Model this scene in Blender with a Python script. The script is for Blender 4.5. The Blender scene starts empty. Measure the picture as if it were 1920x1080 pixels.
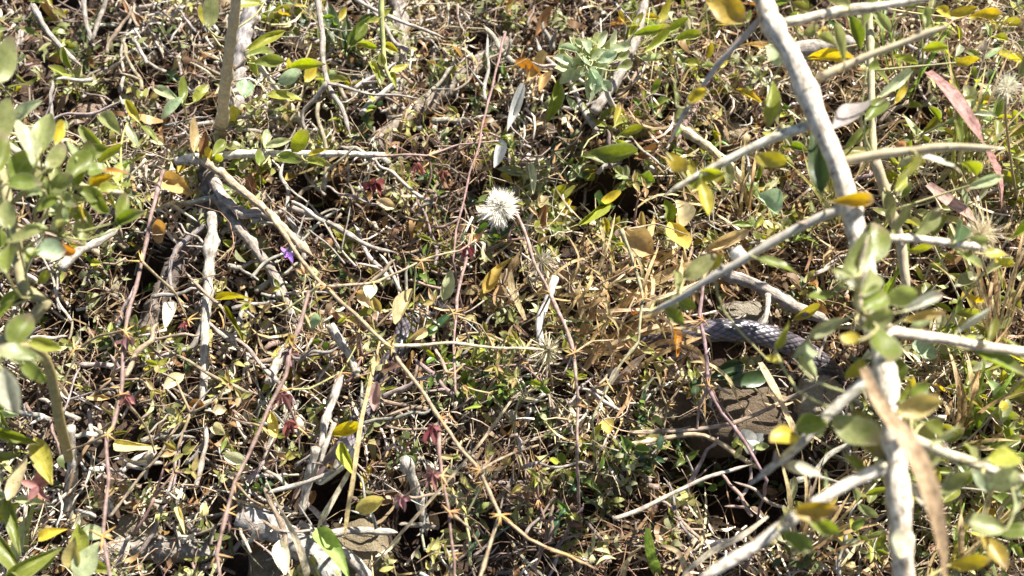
import bpy, math, random
import numpy as np
from mathutils import Vector, Matrix, noise as mnoise

random.seed(7)
RNG = np.random.default_rng(7)
SC = bpy.context.scene
COL = SC.collection
rad = math.radians

# ------------------------------------------------------------------ camera
PITCH = rad(65.0)
DIST = 0.78
FOC = 35.0
LOOK = Vector((0, 0, 0.02))
VD = Vector((0, math.cos(PITCH), -math.sin(PITCH)))
VU = Vector((0, math.sin(PITCH), math.cos(PITCH)))
VR = Vector((1, 0, 0))
CAM = LOOK - VD * DIST
cd = bpy.data.cameras.new('camera')
cam = bpy.data.objects.new('camera', cd)
COL.objects.link(cam)
cam.location = CAM
cam.rotation_euler = (math.pi / 2 - PITCH, 0, 0)
cd.lens = FOC
cd.sensor_width = 36.0
cd.clip_start = 0.01
cd.clip_end = 200
cd.dof.use_dof = True
cd.dof.focus_distance = 0.735
cd.dof.aperture_fstop = 5.8
SC.camera = cam
TH = 18.0 / FOC

# ------------------------------------------------------------------ sky and sun
SUN_AZ, SUN_EL = rad(38), rad(44)
SUN = Vector((math.sin(SUN_AZ) * math.cos(SUN_EL), math.cos(SUN_AZ) * math.cos(SUN_EL), math.sin(SUN_EL)))
W = bpy.data.worlds.new('World')
SC.world = W
W.use_nodes = True
nt = W.node_tree
bg = nt.nodes['Background']
sky = nt.nodes.new('ShaderNodeTexSky')
sky.sky_type = 'NISHITA'
sky.sun_disc = False
sky.sun_elevation = SUN_EL
sky.sun_rotation = SUN_AZ
nt.links.new(sky.outputs[0], bg.inputs[0])
bg.inputs[1].default_value = 0.05
sl = bpy.data.lights.new('sun', 'SUN')
sl.energy = 5.0
sl.angle = rad(0.53)
sl.color = (1.0, 0.94, 0.84)
so = bpy.data.objects.new('sun', sl)
COL.objects.link(so)
so.rotation_euler = SUN.to_track_quat('Z', 'Y').to_euler()
SC.view_settings.view_transform = 'Standard'
SC.view_settings.look = 'None'
SC.view_settings.gamma = 1.0
SC.view_settings.use_curve_mapping = False
SC.view_settings.exposure = 1.55
SC.cycles.max_bounces = 8
SC.cycles.diffuse_bounces = 3
SC.cycles.transmission_bounces = 4
SC.cycles.sample_clamp_indirect = 6

# ------------------------------------------------------------------ pixel <-> world
def at(px, py, h=0.0):
    d = VD + VR * ((px - 960) / 960 * TH) - VU * ((py - 540) / 960 * TH)
    t = (h - CAM.z) / d.z
    return CAM + d * t

def proj(p):
    q = Vector(p) - CAM
    z = q.dot(VD)
    return 960 + q.dot(VR) / z / TH * 960, 540 - q.dot(VU) / z / TH * 960

def mpp(h):          # metres for one photo pixel near height h
    return (DIST - (h - LOOK.z) / math.sin(PITCH)) * TH / 960

# ------------------------------------------------------------------ materials
def newmat(name):
    m = bpy.data.materials.new(name)
    m.use_nodes = True
    n = m.node_tree.nodes
    n.clear()
    out = n.new('ShaderNodeOutputMaterial')
    return m, n, m.node_tree.links, out

def mixrgb(n, l, mode, fac, a, b):
    x = n.new('ShaderNodeMix')
    x.data_type = 'RGBA'
    x.blend_type = mode
    for sock, v in ((x.inputs[0], fac), (x.inputs[6], a), (x.inputs[7], b)):
        if hasattr(v, 'is_output') or isinstance(v, bpy.types.NodeSocket):
            l.new(v, sock)
        else:
            sock.default_value = v if not isinstance(v, tuple) or len(v) == 4 else (*v, 1)
    return x.outputs[2]

def ramp(n, l, src, stops):
    r = n.new('ShaderNodeValToRGB')
    e = r.color_ramp.elements
    while len(e) < len(stops):
        e.new(0.5)
    for i, (p, c) in enumerate(stops):
        e[i].position = p
        e[i].color = (*c, 1) if len(c) == 3 else c
    l.new(src, r.inputs[0])
    return r.outputs[0]

def noise_tex(n, l, vec, scale, detail=3, rough=0.6):
    t = n.new('ShaderNodeTexNoise')
    t.inputs['Scale'].default_value = scale
    t.inputs['Detail'].default_value = detail
    t.inputs['Roughness'].default_value = rough
    if vec is not None:
        l.new(vec, t.inputs['Vector'])
    return t.outputs[0]

def base_colour(n, l, source):
    if source == 'object':
        return n.new('ShaderNodeObjectInfo').outputs['Color']
    a = n.new('ShaderNodeAttribute')
    a.attribute_name = 'tint'
    return a.outputs['Color']

def leaf_material(name, source, trans=0.4, rough=0.55, rim=True, gloss=0.35):
    m, n, l, out = newmat(name)
    c = base_colour(n, l, source)
    geo = n.new('ShaderNodeNewGeometry')
    nz = noise_tex(n, l, geo.outputs['Position'], 260, 3)
    nz2 = noise_tex(n, l, geo.outputs['Position'], 1300, 2)
    c = mixrgb(n, l, 'MULTIPLY', 1.0, c, ramp(n, l, nz, [(0.25, (0.72, 0.72, 0.66)), (0.75, (1.22, 1.2, 1.15))]))
    c = mixrgb(n, l, 'MULTIPLY', 1.0, c, ramp(n, l, nz2, [(0.3, (0.86, 0.86, 0.84)), (0.7, (1.12, 1.12, 1.12))]))
    if rim:
        uv = n.new('ShaderNodeUVMap')
        sx = n.new('ShaderNodeSeparateXYZ')
        l.new(uv.outputs[0], sx.inputs[0])
        # pale midrib and pale dusty rim, dry brownish tip
        rr = ramp(n, l, sx.outputs[1], [(0.0, (0.5,) * 3), (0.10, (0.06,) * 3), (0.46, (0,) * 3), (0.5, (0.45,) * 3), (0.54, (0,) * 3), (0.90, (0.06,) * 3), (1.0, (0.5,) * 3)])
        # side veins: fine slanted lines that leave the midrib
        ab = n.new('ShaderNodeMath'); ab.operation = 'PINGPONG'; ab.inputs[1].default_value = 0.5
        l.new(sx.outputs[1], ab.inputs[0])
        ad = n.new('ShaderNodeMath'); ad.operation = 'MULTIPLY_ADD'; ad.inputs[1].default_value = 0.55
        l.new(ab.outputs[0], ad.inputs[0]); l.new(sx.outputs[0], ad.inputs[2])
        pv = n.new('ShaderNodeMath'); pv.operation = 'PINGPONG'; pv.inputs[1].default_value = 0.055
        l.new(ad.outputs[0], pv.inputs[0])
        c = mixrgb(n, l, 'MULTIPLY', 1.0, c, ramp(n, l, pv.outputs[0], [(0.0, (1.16, 1.14, 1.1)), (0.014, (0.95, 0.95, 0.95)), (0.05, (1.0, 1.0, 1.0))]))
        sp = noise_tex(n, l, geo.outputs['Position'], 420, 2, 0.5)
        c = mixrgb(n, l, 'MIX', ramp(n, l, sp, [(0.66, (0,) * 3), (0.72, (0.75,) * 3)]), c, (0.14, 0.09, 0.05))
        pale = mixrgb(n, l, 'MIX', 0.55, c, (0.46, 0.44, 0.36))
        c = mixrgb(n, l, 'MIX', rr, c, pale)
        oi = n.new('ShaderNodeObjectInfo')
        mu = n.new('ShaderNodeMath'); mu.operation = 'MULTIPLY'
        l.new(ramp(n, l, sx.outputs[0], [(0.72, (0,) * 3), (1.0, (0.8,) * 3)]), mu.inputs[0])
        l.new(ramp(n, l, oi.outputs['Random'], [(0.35, (0,) * 3), (0.75, (1,) * 3)]), mu.inputs[1])
        c = mixrgb(n, l, 'MIX', mu.outputs[0], c, (0.26, 0.19, 0.15))
    p = n.new('ShaderNodeBsdfPrincipled')
    l.new(c, p.inputs['Base Color'])
    p.inputs['Roughness'].default_value = rough
    p.inputs['Specular IOR Level'].default_value = gloss
    bp = n.new('ShaderNodeBump')
    bp.inputs['Strength'].default_value = 0.25
    bp.inputs['Distance'].default_value = 0.0006
    l.new(nz, bp.inputs['Height'])
    l.new(bp.outputs[0], p.inputs['Normal'])
    if trans > 0:
        tr = n.new('ShaderNodeBsdfTranslucent')
        hs = n.new('ShaderNodeHueSaturation')
        hs.inputs['Saturation'].default_value = 1.25
        hs.inputs['Value'].default_value = 1.5
        l.new(c, hs.inputs['Color'])
        l.new(hs.outputs[0], tr.inputs[0])
        mx = n.new('ShaderNodeMixShader')
        mx.inputs[0].default_value = trans
        l.new(p.outputs[0], mx.inputs[1])
        l.new(tr.outputs[0], mx.inputs[2])
        l.new(mx.outputs[0], out.inputs[0])
    else:
        l.new(p.outputs[0], out.inputs[0])
    return m

def wood_material(name, source, contrast=1.0, rough=0.8, bump=0.5, patch=None, trans=0.0):
    m, n, l, out = newmat(name)
    c = base_colour(n, l, source)
    uv = n.new('ShaderNodeUVMap')
    mp = n.new('ShaderNodeMapping')
    mp.inputs['Scale'].default_value = (14, 1.2, 1)       # u round the stem, v along it in cm
    l.new(uv.outputs[0], mp.inputs[0])
    nf = noise_tex(n, l, mp.outputs[0], 1.0, 4, 0.7)
    geo = n.new('ShaderNodeNewGeometry')
    nb = noise_tex(n, l, geo.outputs['Position'], 190, 5, 0.7)
    lo, hi = 1 - 0.5 * contrast, 1 + 0.35 * contrast
    c = mixrgb(n, l, 'MULTIPLY', 1.0, c, ramp(n, l, nf, [(0.3, (lo, lo * 0.96, lo * 0.92)), (0.62, (hi, hi, hi))]))
    c = mixrgb(n, l, 'MULTIPLY', 1.0, c, ramp(n, l, nb, [(0.32, (0.5, 0.46, 0.42)), (0.62, (1.18, 1.18, 1.18))] if contrast > 0.5 else [(0.3, (0.72, 0.69, 0.66)), (0.68, (1.15, 1.15, 1.15))]))
    if patch:
        np_ = noise_tex(n, l, geo.outputs['Position'], 210, 3, 0.6)
        c = mixrgb(n, l, 'MIX', ramp(n, l, np_, [(0.56, (0,) * 3), (0.66, (0.8,) * 3)]), c, patch)
    p = n.new('ShaderNodeBsdfPrincipled')
    l.new(c, p.inputs['Base Color'])
    p.inputs['Roughness'].default_value = rough
    p.inputs['Specular IOR Level'].default_value = 0.25
    bp = n.new('ShaderNodeBump')
    bp.inputs['Strength'].default_value = bump
    bp.inputs['Distance'].default_value = 0.0012
    l.new(nf, bp.inputs['Height'])
    l.new(bp.outputs[0], p.inputs['Normal'])
    if trans:
        tr = n.new('ShaderNodeBsdfTranslucent')
        l.new(c, tr.inputs[0])
        mx = n.new('ShaderNodeMixShader')
        mx.inputs[0].default_value = trans
        l.new(p.outputs[0], mx.inputs[1]); l.new(tr.outputs[0], mx.inputs[2])
        l.new(mx.outputs[0], out.inputs[0])
    else:
        l.new(p.outputs[0], out.inputs[0])
    return m

def stone_material(name):
    m, n, l, out = newmat(name)
    c = base_colour(n, l, 'object')
    geo = n.new('ShaderNodeNewGeometry')
    a = noise_tex(n, l, geo.outputs['Position'], 60, 6, 0.7)
    b = noise_tex(n, l, geo.outputs['Position'], 700, 4, 0.7)
    c = mixrgb(n, l, 'MULTIPLY', 1.0, c, ramp(n, l, a, [(0.3, (0.62, 0.56, 0.5)), (0.7, (1.2, 1.2, 1.18))]))
    c = mixrgb(n, l, 'MULTIPLY', 1.0, c, ramp(n, l, b, [(0.35, (0.75, 0.74, 0.72)), (0.65, (1.12, 1.12, 1.12))]))
    p = n.new('ShaderNodeBsdfPrincipled')
    l.new(c, p.inputs['Base Color'])
    p.inputs['Roughness'].default_value = 0.9
    bp = n.new('ShaderNodeBump')
    bp.inputs['Strength'].default_value = 1.0
    bp.inputs['Distance'].default_value = 0.004
    l.new(b, bp.inputs['Height'])
    l.new(bp.outputs[0], p.inputs['Normal'])
    l.new(p.outputs[0], out.inputs[0])
    return m

def soil_material():
    m, n, l, out = newmat('soil')
    geo = n.new('ShaderNodeNewGeometry')
    a = noise_tex(n, l, geo.outputs['Position'], 30, 6, 0.65)
    b = noise_tex(n, l, geo.outputs['Position'], 420, 5, 0.7)
    c = ramp(n, l, a, [(0.3, (0.035, 0.021, 0.014)), (0.55, (0.065, 0.04, 0.027)), (0.75, (0.11, 0.075, 0.05))])
    c = mixrgb(n, l, 'MULTIPLY', 1.0, c, ramp(n, l, b, [(0.3, (0.55, 0.53, 0.5)), (0.7, (1.35, 1.33, 1.3))]))
    p = n.new('ShaderNodeBsdfPrincipled')
    l.new(c, p.inputs['Base Color'])
    p.inputs['Roughness'].default_value = 0.95
    bp = n.new('ShaderNodeBump')
    bp.inputs['Strength'].default_value = 0.9
    bp.inputs['Distance'].default_value = 0.003
    l.new(b, bp.inputs['Height'])
    l.new(bp.outputs[0], p.inputs['Normal'])
    l.new(p.outputs[0], out.inputs[0])
    return m

def plain_material(name, source, rough=0.6, spec=0.3, trans=0.0, mottling=0.25, coat=0.0):
    m, n, l, out = newmat(name)
    c = base_colour(n, l, source)
    geo = n.new('ShaderNodeNewGeometry')
    nz = noise_tex(n, l, geo.outputs['Position'], 500, 3)
    c = mixrgb(n, l, 'MULTIPLY', 1.0, c, ramp(n, l, nz, [(0.3, (1 - mottling,) * 3), (0.7, (1 + mottling,) * 3)]))
    p = n.new('ShaderNodeBsdfPrincipled')
    l.new(c, p.inputs['Base Color'])
    p.inputs['Roughness'].default_value = rough
    p.inputs['Specular IOR Level'].default_value = spec
    p.inputs['Coat Weight'].default_value = coat
    p.inputs['Coat Roughness'].default_value = 0.25
    if trans:
        tr = n.new('ShaderNodeBsdfTranslucent')
        l.new(c, tr.inputs[0])
        mx = n.new('ShaderNodeMixShader')
        mx.inputs[0].default_value = trans
        l.new(p.outputs[0], mx.inputs[1]); l.new(tr.outputs[0], mx.inputs[2])
        l.new(mx.outputs[0], out.inputs[0])
    else:
        l.new(p.outputs[0], out.inputs[0])
    return m

M_LEAF = leaf_material('living_leaf', 'object', 0.45, 0.42, gloss=0.5)
M_HERB = leaf_material('glossy_herb_leaf', 'object', 0.28, 0.32, rim=False, gloss=0.5)
M_DRY = leaf_material('dry_leaf', 'object', 0.30, 0.7, rim=False, gloss=0.2)
M_LITTER = leaf_material('litter_flake', 'tint', 0.25, 0.48, rim=False, gloss=0.45)
M_STRAW = plain_material('straw', 'tint', 0.36, 0.6, 0.22)
M_BLADE = wood_material('dry_blade', 'object', 0.95, 0.5, 0.5, None, 0.4)
M_BARK = wood_material('weathered_bark', 'object', 1.0, 0.85, 0.8)
M_STEM = wood_material('smooth_stem', 'object', 0.35, 0.6, 0.25)
M_PALE = wood_material('bleached_stem', 'object', 0.8, 0.75, 0.8, patch=(0.17, 0.14, 0.11))
M_WEED = wood_material('weed_stem', 'object', 0.75, 0.6, 0.4, patch=(0.16, 0.10, 0.08))
M_TWIGS = plain_material('twig_litter', 'tint', 0.6, 0.4, 0.0, 0.4)
M_STONE = stone_material('stone')
M_SOIL = soil_material()
M_SNAKE = plain_material('snake_skin', 'tint', 0.30, 0.7, 0.0, 0.12)
M_EYE = plain_material('snake_eye', 'tint', 0.12, 0.6, 0.0, 0.05, 0.5)
M_FLUFF = plain_material('seed_fluff', 'object', 0.7, 0.2, 0.35, 0.05)
M_PETAL = plain_material('petal', 'object', 0.55, 0.3, 0.35, 0.2)
M_POD = plain_material('seed_pod', 'object', 0.5, 0.35, 0.2, 0.35)

# ------------------------------------------------------------------ helpers: objects
def mesh(name, v, f, uv=None, tint=None, mat=None, smooth=True):
    me = bpy.data.meshes.new(name)
    v = np.asarray(v, dtype=np.float32)
    me.from_pydata(v.tolist() if len(v) < 20000 else v, [], f)
    if smooth:
        me.polygons.foreach_set('use_smooth', np.ones(len(me.polygons), dtype=bool))
    if uv is not None:
        ul = me.uv_layers.new(name='UVMap')
        li = np.empty(len(me.loops), dtype=np.int32)
        me.loops.foreach_get('vertex_index', li)
        ul.data.foreach_set('uv', np.asarray(uv, dtype=np.float32)[li].ravel())
    if tint is not None:
        a = me.color_attributes.new('tint', 'FLOAT_COLOR', 'POINT')
        t = np.ones((len(v), 4), dtype=np.float32)
        t[:, :3] = tint
        a.data.foreach_set('color', t.ravel())
    if mat:
        me.materials.append(mat)
    return me

def quads_mesh(name, v, quads, tint=None, mat=None, smooth=True, uv=None):
    """fast path for large meshes made only of quads"""
    me = bpy.data.meshes.new(name)
    v = np.ascontiguousarray(v, dtype=np.float32)
    q = np.ascontiguousarray(quads, dtype=np.int32)
    me.vertices.add(len(v)); me.loops.add(q.size); me.polygons.add(len(q))
    me.vertices.foreach_set('co', v.ravel())
    me.loops.foreach_set('vertex_index', q.ravel())
    me.polygons.foreach_set('loop_start', np.arange(0, q.size, 4, dtype=np.int32))
    me.polygons.foreach_set('use_smooth', np.full(len(q), smooth, dtype=bool))
    me.update(calc_edges=True)
    if uv is not None:
        ul = me.uv_layers.new(name='UVMap')
        ul.data.foreach_set('uv', np.asarray(uv, dtype=np.float32)[q.ravel()].ravel())
    if tint is not None:
        a = me.color_attributes.new('tint', 'FLOAT_COLOR', 'POINT')
        t = np.ones((len(v), 4), dtype=np.float32)
        t[:, :3] = tint
        a.data.foreach_set('color', t.ravel())
    if mat:
        me.materials.append(mat)
    return me

def tag(o, label=None, cat=None, group=None, kind=None):
    if label: o['label'] = label
    if cat: o['category'] = cat
    if group: o['group'] = group
    if kind: o['kind'] = kind
    return o

def thing(name, label, cat, loc, group=None):
    o = bpy.data.objects.new(name, None)
    o.empty_display_size = 0.01
    COL.objects.link(o)
    o.location = loc
    tag(o, label, cat, group)
    return o

def put(name, me, parent=None, colour=None, loc=None, rot=None, scale=None, origin=None):
    """link a mesh object. origin: world vector of the parent chain's base, since mesh verts are in world space"""
    o = bpy.data.objects.new(name, me)
    COL.objects.link(o)
    if parent is not None:
        o.parent = parent
    if colour is not None:
        o.color = (*colour, 1)
    if loc is not None:
        o.location = loc
    if rot is not None:
        o.rotation_mode = 'QUATERNION'
        o.rotation_quaternion = rot
    if scale is not None:
        o.scale = scale
    return o

def jit(c, a=0.12):
    k = 1 + random.uniform(-a, a)
    return tuple(max(0.0, x * k * (1 + random.uniform(-a, a) * 0.5)) for x in c)

# ------------------------------------------------------------------ helpers: shapes
def smooth_path(pts, step):
    P = [Vector(p) for p in pts]
    if len(P) == 2:
        n = max(2, int((P[1] - P[0]).length / step))
        return [P[0].lerp(P[1], i / n) for i in range(n + 1)]
    out = []
    Q = [P[0] * 2 - P[1]] + P + [P[-1] * 2 - P[-2]]
    for i in range(1, len(Q) - 2):
        a, b, c, d = Q[i - 1], Q[i], Q[i + 1], Q[i + 2]
        n = max(2, int((c - b).length / step))
        for k in range(n):
            t = k / n
            out.append(0.5 * ((2 * b) + (c - a) * t + (2 * a - 5 * b + 4 * c - d) * t * t + (3 * b - a - 3 * c + d) * t ** 3))
    out.append(P[-1])
    return out

def kinked_path(pts, step):
    out = []
    for i in range(len(pts) - 1):
        a, b = Vector(pts[i]), Vector(pts[i + 1])
        n = max(3, int((b - a).length / step))
        out += [a.lerp(b, k / n) for k in range(n)]
    return out + [Vector(pts[-1])]

def tube(path, r0, r1, sides=8, rough=0.12, knobs=0.0, off=Vector((0, 0, 0)), wob=0.0, seed=0, taper_end=False, flat=1.0):
    """verts, faces, uv of a tapering uneven stem along path (world), minus off"""
    n = len(path)
    V, UV, F = [], [], []
    t0 = (path[1] - path[0]).normalized()
    ref = Vector((0, 0, 1)) if abs(t0.z) < 0.9 else Vector((1, 0, 0))
    u = t0.cross(ref).normalized()
    length = 0
    sd = seed * 13.7
    for i, p in enumerate(path):
        t = (path[min(i + 1, n - 1)] - path[max(i - 1, 0)]).normalized()
        u = (u - t * u.dot(t)).normalized()
        w = t.cross(u)
        if i: length += (p - path[i - 1]).length
        s = i / (n - 1)
        r = r0 + (r1 - r0) * s
        if knobs:
            kn = mnoise.noise(Vector((length * 90, sd, 0)))
            r *= 1 + knobs * max(0, kn) * 1.6
        if taper_end and s > 0.9:
            r *= max(0.12, (1 - s) / 0.1)
        q = p + (u * mnoise.noise(Vector((length * 40, sd, 5))) + w * mnoise.noise(Vector((length * 40, sd, 9)))) * wob
        for k in range(sides):
            a = 2 * math.pi * k / sides
            rr = r * (1 + rough * mnoise.noise(Vector((math.cos(a) * 1.3, math.sin(a) * 1.3 + sd, length * 190))))
            V.append(q + (u * math.cos(a) * rr + w * math.sin(a) * rr * flat) - off)
            UV.append((k / sides, length * 100))
    for i in range(n - 1):
        for k in range(sides):
            a, b = i * sides + k, i * sides + (k + 1) % sides
            F.append((a, b, b + sides, a + sides))
    F.append(tuple(range(sides - 1, -1, -1)))
    F.append(tuple((n - 1) * sides + k for k in range(sides)))
    return [tuple(v) for v in V], F, UV

_SEED = [0]
def stem_part(name, parent, base, pts, r0, r1, mat, colour, sides=8, step=0.006, rough=0.12, knobs=0.0, wob=0.0, taper_end=False, flat=1.0, kinked=False):
    _SEED[0] += 1
    path = kinked_path(pts, step) if kinked else smooth_path(pts, step)
    v, f, uv = tube(path, r0, r1, sides, rough, knobs, Vector(base), wob, _SEED[0], taper_end, flat)
    me = mesh(name, v, f, uv, None, mat)
    return put(name, me, parent, colour), path

def leaf_template(kind, bend, cup, twist, nx=7, ny=4, seed=0, wave=0.0):
    V, UV, F = [], [], []
    for i in range(nx + 1):
        t = i / nx
        if kind == 'obovate': w = math.sin(math.pi * min(1, t ** 1.35 * 0.94 + 0.045)) ** 0.75
        elif kind == 'spatula': w = 0.14 + 0.86 * max(0, math.sin(math.pi * min(1, max(0, (t - 0.22) / 0.8)) ** 0.9)) ** 0.7 if t > 0.22 else 0.14
        elif kind == 'lance': w = math.sin(math.pi * min(1, t ** 0.75 * 0.97 + 0.03)) ** 0.95
        else: w = math.sin(math.pi * (t * 0.94 + 0.04)) ** 0.65
        if kind != 'spatula' and t < 0.13: w = 0.07
        w = max(w, 0.05)
        z = bend * (t * t) + wave * math.sin(t * 9 + seed) * 0.05
        for j in range(ny + 1):
            s = j / ny * 2 - 1
            y = s * w * 0.5
            zz = z + cup * w * s * s * 0.5
            tw = twist * t
            yy = y * math.cos(tw); zz = zz + y * math.sin(tw) + wave * 0.04 * math.sin(s * 4 + t * 7 + seed)
            V.append((t - bend * bend * 0.22 * t * t, yy, zz))
            UV.append((t, j / ny))
    for i in range(nx):
        for j in range(ny):
            a = i * (ny + 1) + j
            F.append((a, a + ny + 1, a + ny + 2, a + 1))
    return V, F, UV

LEAVES = {}
def leaf_mesh(kind, mat):
    key = (kind, mat.name)
    if key not in LEAVES:
        LEAVES[key] = []
        rs = random.Random(len(kind) * 37 + ord(kind[0]))
        for i in range(7):
            v, f, uv = leaf_template(kind, rs.uniform(-0.5, 0.55), rs.uniform(0.1, 0.65), rs.uniform(-0.8, 0.8), seed=i, wave=0.6 if mat is M_LEAF else 0.2)
            LEAVES[key].append(mesh('leaf', v, f, uv, None, mat))
        for i in range(4):       # strongly curled ones for dead leaves
            v, f, uv = leaf_template(kind, rs.uniform(-0.9, 0.9), rs.uniform(0.5, 1.0), rs.uniform(-1.4, 1.4), seed=i, wave=1.0)
            LEAVES[key].append(mesh('leaf', v, f, uv, None, mat))
    return LEAVES[key]

def leaf_between(parent, base, p0, p1, width, kind, mat, colour, face=None, roll=None, name='leaf', curled=False, deep=1.0):
    """a leaf from its stalk end p0 to its tip p1 (world)"""
    p0, p1 = Vector(p0), Vector(p1)
    ax = (p1 - p0)
    L = max(ax.length, 1e-4)
    ax.normalize()
    nrm = face if face is not None else (-VD * 0.8 + SUN * 0.3 + Vector((random.uniform(-.3, .3), random.uniform(-.3, .3), random.uniform(-.15, .3))))
    nrm = (nrm - ax * nrm.dot(ax))
    if nrm.length < 1e-3: nrm = ax.orthogonal()
    nrm.normalize()
    q = Matrix((ax, nrm.cross(ax), nrm)).transposed().to_quaternion()
    if roll: q = q @ Matrix.Rotation(roll, 3, 'X').to_quaternion()
    bank = leaf_mesh(kind, mat)
    me = random.choice(bank[7:] if curled else bank[:7])
    return put(name, me, parent, colour, p0 - Vector(base), q, (L, width, L * 0.8 * deep))

def leaf_px(parent, base, cx, cy, L, ang, w, h, colour, kind='obovate', mat=None, dh=None, **kw):
    """leaf given in photo pixels: centre, length, direction of the tip, width; h is the height of its middle"""
    a = rad(ang)
    dx, dy = math.cos(a) * L / 2, -math.sin(a) * L / 2
    dh = random.uniform(-0.004, 0.006) if dh is None else dh
    p0, p1 = at(cx - dx, cy - dy, h - dh), at(cx + dx, cy + dy, h + dh)
    return leaf_between(parent, base, p0, p1, w * mpp(h), kind, mat or M_LEAF, colour, **kw)

# leaf colours (albedo)
C = dict(g=(0.17, 0.215, 0.04), gg=(0.27, 0.30, 0.125), pg=(0.40, 0.46, 0.28), sv=(0.55, 0.55, 0.48), gl=(0.47, 0.44, 0.46),
         y=(0.42, 0.37, 0.06), Y=(0.56, 0.44, 0.05), yg=(0.30, 0.34, 0.055), dg=(0.05, 0.09, 0.03), yo=(0.40, 0.29, 0.05),
         o=(0.42, 0.20, 0.05), ol=(0.21, 0.21, 0.05), mint=(0.36, 0.46, 0.31), yl=(0.38, 0.32, 0.13), hg=(0.045, 0.08, 0.032),
         hb=(0.12, 0.19, 0.04), cream=(0.62, 0.53, 0.34), tan=(0.45, 0.33, 0.18), br=(0.22, 0.115, 0.05), pink=(0.42, 0.21, 0.20))

# ------------------------------------------------------------------ ground
PITS = [(1410, 910, 0.050, 0.07), (1290, 885, 0.030, 0.05), (600, 405, 0.026, 0.05), (1110, 385, 0.028, 0.06), (1175, 405, 0.026, 0.055), (280, 875, 0.024, 0.055), (360, 900, 0.020, 0.045),
        (300, 540, 0.022, 0.045), (110, 400, 0.026, 0.045), (770, 560, 0.022, 0.045), (610, 945, 0.026, 0.045), (1790, 575, 0.028, 0.05), (100, 30, 0.024, 0.045), (1060, 210, 0.02, 0.04), (790, 985, 0.026, 0.04),
        (1230, 235, 0.022, 0.045), (310, 180, 0.02, 0.04), (1690, 230, 0.022, 0.04), (1830, 870, 0.022, 0.045), (150, 620, 0.02, 0.04), (640, 30, 0.018, 0.035)]
PITW = [(at(a, b, -0.01), r, d) for a, b, r, d in PITS]

def ground_z(x, y):
    z = 0.016 * mnoise.noise(Vector((x * 9, y * 9, 1.3))) + 0.014 * mnoise.noise(Vector((x * 50, y * 50, 1.7))) + 0.003 * mnoise.noise(Vector((x * 80, y * 80, 2.2)))
    for c, r, d in PITW:
        q = ((x - c.x) ** 2 + (y - c.y) ** 2) / (r * r)
        if q < 4: z -= d / (1 + math.exp((q - 0.8) * 7))
    return z - 0.004

gx = np.concatenate([[-40, -12, -4, -2, -1.3], np.linspace(-0.95, 0.95, 340), [1.3, 2, 4, 12, 40]])
gy = np.concatenate([[-40, -12, -4, -1.8, -1.1], np.linspace(-0.75, 0.85, 290), [1.2, 2, 4, 12, 40]])
GV = np.array([(x, y, ground_z(x, y)) for y in gy for x in gx], dtype=np.float32)
GN = len(gx)
ii, jj = np.meshgrid(np.arange(len(gy) - 1), np.arange(GN - 1), indexing='ij')
a_ = (ii * GN + jj).ravel()
ground = put('ground', quads_mesh('ground', GV, np.stack([a_, a_ + 1, a_ + GN + 1, a_ + GN], 1), mat=M_SOIL))
tag(ground, 'dark brown crumbly soil under the tangled plants', 'ground', kind='structure')
GZ = GV[:, 2].reshape(len(gy), GN)

def gz_np(x, y):
    i = np.clip(np.searchsorted(gy, y) - 1, 0, len(gy) - 2); j = np.clip(np.searchsorted(gx, x) - 1, 0, GN - 2)
    fx = (x - gx[j]) / (gx[j + 1] - gx[j]); fy = (y - gy[i]) / (gy[i + 1] - gy[i])
    return (GZ[i, j] * (1 - fx) + GZ[i, j + 1] * fx) * (1 - fy) + (GZ[i + 1, j] * (1 - fx) + GZ[i + 1, j + 1] * fx) * fy

def gz(x, y): return float(gz_np(np.array([x]), np.array([y]))[0])

# ------------------------------------------------------------------ stones
KEEP_CLEAR = []       # (x, y, radius, zmin): litter is not laid over these
def stone(px, py, wpx, hpx, thick, h, colour, label, seed, rot=0, clear=True, boxy=0.75):
    c = at(px, py, h)
    m = mpp(h)
    a, b = wpx * m / 2, hpx * m / 2 / math.sin(PITCH)
    V, F = [], []
    nu, nv = 40, 24
    for i in range(nv + 1):
        ph = math.pi * i / nv
        for j in range(nu):
            th = 2 * math.pi * j / nu
            x, y, z = math.sin(ph) * math.cos(th), math.sin(ph) * math.sin(th), math.cos(ph)
            e = lambda q: math.copysign(abs(q) ** boxy, q)
            x, y, z = e(x), e(y), e(z)
            k = 1 + 0.035 * mnoise.noise(Vector((x * 12 + seed, y * 12, z * 12))) + 0.16 * mnoise.noise(Vector((x * 1.5 + seed, y * 1.5, z * 1.5))) + 0.06 * mnoise.noise(Vector((x * 5 + seed, y * 5, z * 5)))
            # chipped planes
            d = mnoise.cell(Vector((x * 1.4 + seed, y * 1.4, z * 1.4))) * 0.05
            k += d
            X, Y = x * a * k, y * b * k
            V.append((X * math.cos(rot) - Y * math.sin(rot), X * math.sin(rot) + Y * math.cos(rot), z * thick * k))
    for i in range(nv):
        for j in range(nu):
            p, q = i * nu + j, i * nu + (j + 1) % nu
            F.append((p, p + nu, q + nu, q))
    o = put('stone', mesh('stone', V, F, None, None, M_STONE), None, colour, c - Vector((0, 0, thick * 0.8)))
    tag(o, label, 'stone')
    if clear:
        KEEP_CLEAR.append((c.x, c.y, min(a, b) * 0.95, -1))
        if a > b * 1.6:
            for s in (-0.55, 0.55): KEEP_CLEAR.append((c.x + s * a * math.cos(rot), c.y + s * a * math.sin(rot), b * 0.9, -1))
    return o

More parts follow.
